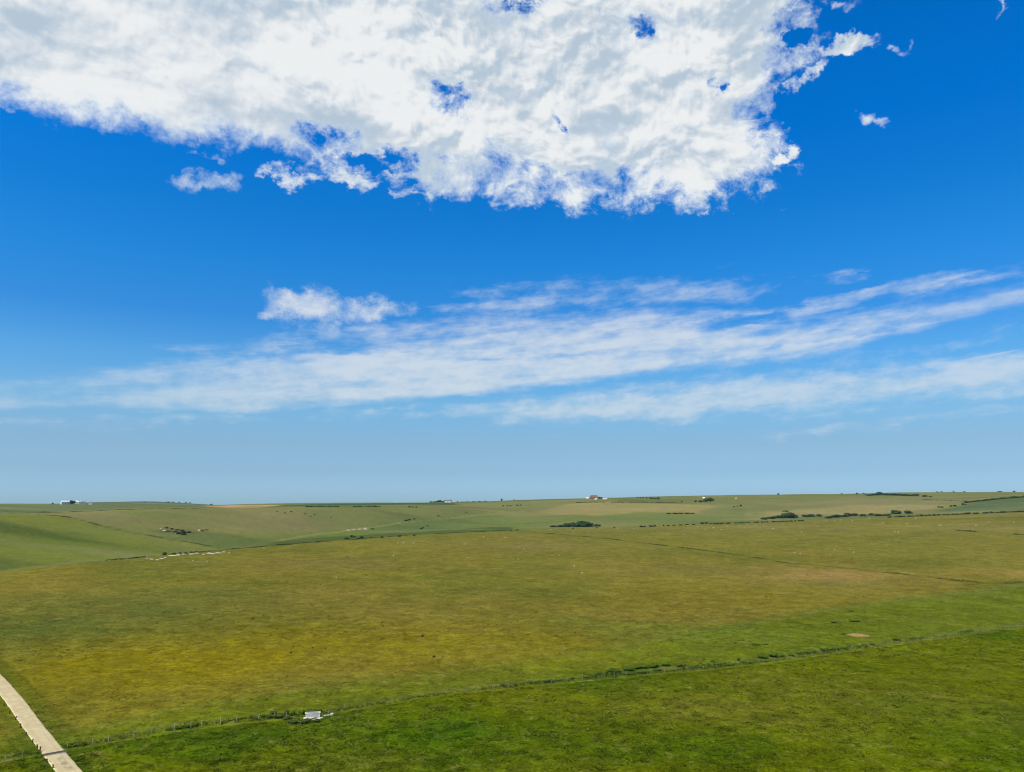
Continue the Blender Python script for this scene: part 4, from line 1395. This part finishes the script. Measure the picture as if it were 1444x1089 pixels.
# ------------------------------------------------------------------ sun and sky
SUN_AZ, SUN_EL = math.radians(-130), math.radians(46)
sv = np.array([math.sin(SUN_AZ) * math.cos(SUN_EL), math.cos(SUN_AZ) * math.cos(SUN_EL), math.sin(SUN_EL)])
sd = bpy.data.lights.new("sun", "SUN")
sd.energy = 4.0
sd.angle = math.radians(.53)
sd.color = (1.0, .955, .88)
so = bpy.data.objects.new("sun", sd)
C.objects.link(so)
from mathutils import Vector
so.rotation_euler = Vector(sv).to_track_quat("Z", "Y").to_euler()
so.location = (0, 0, 200)

world = bpy.data.worlds.new("World")
sc.world = world
world.use_nodes = True
wt = world.node_tree
V.nt = wt
bg = wt.nodes["Background"]
bg.inputs["Strength"].default_value = 0.1
sky = wt.nodes.new("ShaderNodeTexSky")
sky.sky_type = "NISHITA"
sky.sun_disc = False
sky.sun_elevation = SUN_EL
sky.sun_rotation = SUN_AZ % (2 * math.pi)
sky.altitude = 100
sky.air_density = 1.0
sky.dust_density = 0.6
sky.ozone_density = 2.0
tc = wt.nodes.new("ShaderNodeTexCoord")
sx = wt.nodes.new("ShaderNodeSeparateXYZ")
wt.links.new(tc.outputs["Generated"], sx.inputs[0])
dx, dy, dz = (V(sx.outputs[i]) for i in range(3))
DEG = 180 / math.pi
az = V.op("ARCTAN2", dx, dy) * DEG
el = V.op("ARCSINE", dz.min(.99999).max(-.99999)) * DEG


def warped(scale, amp, sy, off, detail=7, rough=.62):
    n = wt.nodes.new("ShaderNodeTexNoise")
    n.inputs["Scale"].default_value = scale; n.inputs["Detail"].default_value = detail; n.inputs["Roughness"].default_value = rough
    wt.links.new(vec(az, el * sy, off), n.inputs["Vector"])
    sc_ = wt.nodes.new("ShaderNodeSeparateColor"); wt.links.new(n.outputs["Color"], sc_.inputs[0])
    return az + (V(sc_.outputs[0]) - .5) * amp[0], el + (V(sc_.outputs[1]) - .5) * amp[1]


azw, elw = warped(.28, (8.0, 5.5), 1.2, 11.0)
azs, els = warped(.16, (16.0, 2.2), 3.2, 23.0)
WARP = [azw, elw]


def curve(inp, pts, lo, hi, vlo, vhi):
    """float curve node: pts in degrees (a, b); input range lo..hi, output range vlo..vhi"""
    n = wt.nodes.new("ShaderNodeFloatCurve")
    cm = n.mapping
    c = cm.curves[0]
    pts = sorted(((a - lo) / (hi - lo), (b2 - vlo) / (vhi - vlo)) for a, b2 in pts)
    c.points[0].location = pts[0]
    c.points[1].location = pts[-1]
    for a, b2 in pts[1:-1]:
        c.points.new(a, b2)
    for q_ in c.points: q_.handle_type = "AUTO_CLAMPED"
    cm.update()
    w_ = V.op("DIVIDE", inp - lo, hi - lo, clamp=True)
    wt.links.new(w_.s, n.inputs["Value"])
    return V(n.outputs[0]) * (vhi - vlo) + vlo


def el_of_az(px_pts):
    return curve(az, [azel(*q_) for q_ in px_pts], -60, 60, -5, 60)


def az_of_el(px_pts):
    return curve(el, [azel(*q_)[::-1] for q_ in px_pts], 0, 60, -60, 60)


def blob(x, y, rx_, ry_, rot=0.0):
    """1 at the centre, 0 on the rim of a turned ellipse in azimuth / elevation"""
    a0, e0 = azel(x, y)
    ce = math.cos(math.radians(e0))
    ra = rx_ / FPX * DEG * (math.cos(math.radians(a0)) ** 1)
    re = ry_ / FPX * DEG * (math.cos(math.radians(a0)) ** 1)
    X = (WARP[0] - a0) * ce
    Y = WARP[1] - e0
    c_, s_ = math.cos(rot), math.sin(rot)
    U = (X * c_ + Y * s_) * (1 / ra)
    W = (Y * c_ - X * s_) * (1 / re)
    return 1 - (U * U + W * W)


def total(items, how="max"):
    r_ = items[0]
    for it in items[1:]:
        r_ = r_.max(it)
    return r_


# clear blue: Nishita with a measured tint by height above the horizon
ramp = wt.nodes.new("ShaderNodeValToRGB")
TINT = [(0.0, (1, 1, 1)), (1.0, (1, 1, 1))]
cr = ramp.color_ramp
SKY_TINT = [(0, (0.6305, 1.0641, 1.6208)), (0.8, (0.5589, 0.9292, 1.6052)), (2, (0.4879, 0.7609, 1.2454)), (4, (0.5299, 0.7446, 1.0375)), (7, (0.521, 0.8977, 1.1646)), (10, (0.3707, 0.9072, 1.3112)), (13, (0.1893, 0.8007, 1.3865)), (17, (0.0971, 0.8488, 1.5089)), (21, (0.0424, 0.8231, 1.5808)), (26, (0.001, 0.8331, 1.7913)), (31, (0.001, 0.8688, 1.855)), (37, (0.001, 0.8461, 1.8567)), (45, (0.001, 0.814, 1.8493))]
while len(cr.elements) < len(SKY_TINT):
    cr.elements.new(.5)
for e_, (d_, c_) in zip(cr.elements, SKY_TINT):
    e_.position = d_ / 45
    e_.color = (*c_, 1)
wt.links.new((V.op("DIVIDE", el, 45.0, clamp=True)).s, ramp.inputs[0])
mul = wt.nodes.new("ShaderNodeMix"); mul.data_type = "RGBA"; mul.blend_type = "MULTIPLY"; mul.inputs[0].default_value = 1
wt.links.new(sky.outputs[0], mul.inputs[6]); wt.links.new(ramp.outputs[0], mul.inputs[7])
low_ = el.smooth(4, 14, 1.0, 0.0)
blue = scalec(mul.outputs[2], az.smooth(-40, 40, 1.09, .97) * (1 + low_ * az.smooth(-40, 40, .07, -.05)))

# --- upper cloud deck
pA = vec(az * .9, el * 1.15, 3.0)
wn = wt.nodes.new("ShaderNodeTexNoise"); wn.inputs["Scale"].default_value = .16; wn.inputs["Detail"].default_value = 3
wt.links.new(pA, wn.inputs["Vector"])
wsub = wt.nodes.new("ShaderNodeVectorMath"); wsub.operation = "MULTIPLY_ADD"
wt.links.new(wn.outputs["Color"], wsub.inputs[0]); wsub.inputs[1].default_value = (3.2, 3.2, 0); wt.links.new(pA, wsub.inputs[2])
pW = wsub.outputs[0]
botA = el_of_az([(-400, 90), (-150, 128), (0, 152), (50, 163), (100, 172), (150, 180), (200, 186), (250, 196), (300, 207), (345, 214), (380, 226), (430, 240), (500, 246), (560, 252), (620, 264), (700, 272), (760, 264), (820, 276),
                 (880, 272), (960, 282), (1010, 276), (1060, 262), (1130, 255), (1300, 250), (1700, 250)])
rightA = az_of_el([(1105, 300), (1075, 262), (1095, 225), (1092, 190), (1090, 165), (1110, 130), (1140, 100), (1150, 70), (1130, 30), (1150, -10), (1300, -120), (1300, -300)])
dB = (elw - botA) / 3.6 + az.smooth(-16, -6, 0, .22)
dR = (rightA - azw) / 5.0
S = dB.smin(dR, .3).min(az.smooth(-24, -8, 1.35, .88))
fA = noise(pW, .26, 9, .62, 0, 2.15)
fA2 = noise(pW, 1.05, 8, .66, 0, 2.1)
amp = az.smooth(-22, -8, .9, 2.0)
holes = total([blob(735, 8, 62, 22) * .8, blob(640, 132, 34, 20) * .62, blob(1026, 124, 22, 16), blob(786, 182, 12, 26, .7), blob(900, 42, 20, 13) * .55, blob(455, 180, 70, 28, -.2) * .85,
               blob(555, 228, 90, 13, .05) * .8, blob(1080, 35, 55, 16, .2) * .35, blob(690, 215, 60, 20) * .4, blob(1120, 60, 22, 14) * .8, blob(1120, 140, 24, 22) * .7]).max(0)
holes = holes + total([blob(650, 140, 110, 50), blob(800, 195, 80, 50), blob(1025, 120, 80, 50), blob(920, 45, 90, 36), blob(560, 185, 110, 40), blob(740, 15, 130, 40), blob(860, 250, 130, 24), blob(690, 225, 90, 30)]).max(0) * .36
puffs = total([blob(1232, 165, 32, 15) * .66, blob(1190, 68, 56, 16, .12) * 1.2, blob(1268, 55, 16, 8) * .7, blob(300, 262, 60, 18, .05) * .62, blob(405, 246, 40, 18) * 1.0, blob(490, 250, 60, 18) * .9, blob(1140, 110, 40, 14, .5) * .9,
               blob(1110, 208, 30, 12) * .9, blob(580, 275, 60, 8) * .6, blob(290, 224, 30, 10) * .5, blob(1200, 8, 45, 12) * .6, blob(20, 152, 40, 12) * .6, blob(1395, 6, 30, 7, .3) * .55, blob(985, 293, 22, 6) * .6, blob(1068, 272, 22, 9) * .6,
               blob(700, 282, 20, 10) * .7, blob(865, 280, 18, 9) * .7])
Sm = S.max(puffs.max(-1) * .75 - .28) - holes * (.46 + (fA2 - .42) * 2.6)
dens = Sm + (fA - .5) * amp + (fA2 - .5) * (amp * .46 + .12)
alphaA = dens.smooth(-.06, .54)
alphaA = V.op("POWER", alphaA, .85) * .985
# light and shade over the deck
def shifted(sock, dx_, dy_):
    n = wt.nodes.new("ShaderNodeVectorMath"); n.operation = "ADD"
    wt.links.new(sock, n.inputs[0]); n.inputs[1].default_value = (dx_, dy_, 0)
    return n.outputs[0]


# billows: the density falling away towards the sun lights a puff, growing towards it shades it
sh1 = noise(vec(az * .4 + el * .25, el * 1.5 - az * .12, 9.0), .20, 4, .48)
fAs = noise(pW, .26, 4, .52, 0, 2.15)
fA_l = noise(shifted(pW, -.6, 1.05), .26, 4, .52, 0, 2.15)
fB_ = noise(pW, .8, 4, .5)
fB_l = noise(shifted(pW, -.22, .42), .8, 4, .5)
bil = az.smooth(-24, -6, .55, 1.0)
lit = (fAs - fA_l) * 2.6 * bil + (fB_ - fB_l) * 1.7 * bil + (sh1 - .5) * 3.0 + .55
thin = dens.smooth(.05, .7)
lit = lit.smooth(.0, 1.0)
colA = mixc(lit, (.47, .575, .68), (.86, .88, .885))
colA = mixc(thin, (.64, .75, .86), colA)

# --- lower streaked clouds
slope = .085
WARP[:] = [azs, els]
pS = vec(az * .22, (el - az * slope) * 1.5, 1.0)
wS = wt.nodes.new("ShaderNodeTexNoise"); wS.inputs["Scale"].default_value = .35; wS.inputs["Detail"].default_value = 3
wt.links.new(pS, wS.inputs["Vector"])
wS2 = wt.nodes.new("ShaderNodeVectorMath"); wS2.operation = "MULTIPLY_ADD"
wt.links.new(wS.outputs["Color"], wS2.inputs[0]); wS2.inputs[1].default_value = (.9, .9, 0); wt.links.new(pS, wS2.inputs[2])
fS = noise(wS2.outputs[0], .75, 8, .54)
fS2 = noise(vec(az * .75, (el - az * slope) * 1.5, 5.0), .9, 8, .56)
topB = el_of_az([(-300, 560), (0, 552), (60, 543), (120, 530), (200, 516), (300, 500), (420, 482), (500, 470), (590, 455), (700, 447), (800, 440), (900, 432), (1000, 440), (1080, 448), (1150, 444), (1250, 432), (1350, 412), (1444, 392), (1700, 360)])
botB = el_of_az([(-300, 576), (0, 575), (200, 578), (330, 579), (480, 572), (640, 560), (780, 546), (850, 535), (960, 521), (1100, 507), (1200, 490), (1280, 468), (1350, 448), (1444, 428), (1700, 396)])
tB = (topB - els) / 1.9
bB = (el * .72 + els * .28 - botB) / .55
SB = tB.smin(bB, .4).min(1.05)
gapB = total([blob(1060, 452, 90, 10, .1), blob(760, 500, 160, 5, .05) * .5, blob(480, 492, 110, 12, .1) * .9, blob(1160, 478, 120, 6, .1) * .7]).max(0)
dB2 = SB - gapB * .9 + (fS - .5) * 2.5 + (fS2 - .5) * 1.3
fadeB = az.smooth(-36, -8, .54, 1.0) * az.smooth(18, 34, 1.0, .78)
alphaB = dB2.smooth(-.5, 1.4) * .80 * fadeB
topC = el_of_az([(300, 590), (560, 580), (640, 572), (700, 566), (800, 556), (850, 550), (960, 536), (1100, 524), (1250, 519), (1330, 511), (1444, 497), (1700, 470)])
botC = el_of_az([(300, 592), (560, 586), (640, 588), (700, 594), (780, 599), (900, 597), (1000, 588), (1100, 583), (1200, 572), (1300, 567), (1444, 558), (1700, 540)])
SC_ = ((topC - els) / .9).smin((els - botC) / 1.0, .3).min(1.1)
dC = SC_ + (fS - .5) * 1.8 + (fS2 - .5) * 1.8
alphaC = dC.smooth(-.45, 1.35) * .66
wis = total([blob(700, 428, 130, 16, .06), blob(850, 412, 220, 26, -.02), blob(1000, 415, 170, 22), blob(1200, 424, 150, 15, .17) * 1.25, blob(1300, 402, 90, 10, .14) * 1.1, blob(1230, 500, 240, 24, .06) * .55, blob(1250, 560, 260, 40, .04) * .6, blob(880, 440, 150, 10, .02), blob(1400, 396, 70, 12, .12), blob(455, 475, 150, 14, .1) * .7,
             blob(1380, 552, 110, 10, .05), blob(1300, 590, 200, 12, .06) * .7, blob(1170, 607, 110, 9, .02) * .8, blob(100, 598, 170, 9, 0) * .5, blob(270, 584, 60, 5) * .6, blob(560, 572, 90, 7, .06) * .9, blob(970, 593, 60, 7) * .9, blob(1150, 390, 40, 6, .2) * .55, blob(1000, 377, 26, 5) * .4,
             blob(1400, 575, 130, 8, .03) * .6])
dW = wis.max(-1.5) * .9 + (fS - .5) * 1.9 + (fS2 - .5) * 1.9 - .25
alphaW = dW.smooth(-.15, 1.6) * .58
WARP[:] = [azw, elw]
pf = total([blob(425, 434, 60, 30, .08), blob(492, 430, 66, 30, -.02) * .95, blob(385, 438, 20, 14) * .7, blob(540, 432, 40, 16) * .6, blob(455, 458, 60, 26) * .45])
fP = noise(vec(az * .8, el * 1.1, 7.0), .55, 8, .6)
dP = pf.max(-1.5) * 1.1 + (fP - .5) * 2.0 + (fA2 - .5) * .9 - .12
alphaP = dP.smooth(-.1, 1.35) * .82
WARP[:] = [az, el]
contr = total([blob(1380, 505, 62, 3.2, .13)]).smooth(0, .9) * .45
alphaL = (alphaB.max(alphaC).max(alphaW).max(alphaP).max(contr))
litL = ((fS2 - .5) * 2 + (fS - .5) + .55).smooth(0, 1)
hz = el.smooth(3, 13)
colL = mixc(hz, mixc(litL, (.52, .64, .74), (.66, .74, .79)), mixc(litL, (.60, .70, .785), (.72, .775, .815)))
colP = mixc(alphaP.smooth(.3, .8), colL, (.80, .83, .85))

base_sky = scalec(blue, .1)
c1 = mixc(alphaL, base_sky, colP)
c2 = mixc(alphaA, c1, colA)
# the streaks and decks stop at the horizon
c2 = mixc(el.smooth(.2, 2.0), base_sky, c2)
wt.links.new(scalec(c2, 10.0), bg.inputs["Color"])

# ------------------------------------------------------------------ render settings
sc.render.engine = "CYCLES"
sc.view_settings.view_transform = "Standard"
sc.view_settings.look = "None"
sc.view_settings.exposure = 0.0
sc.view_settings.gamma = 1.0
sc.view_settings.use_curve_mapping = False
sc.cycles.use_denoising = True
sc.cycles.denoiser = "OPENIMAGEDENOISE"
sc.cycles.filter_width = 1.1
sc.cycles.max_bounces = 6
sc.cycles.diffuse_bounces = 2
sc.cycles.glossy_bounces = 2
sc.cycles.volume_bounces = 1
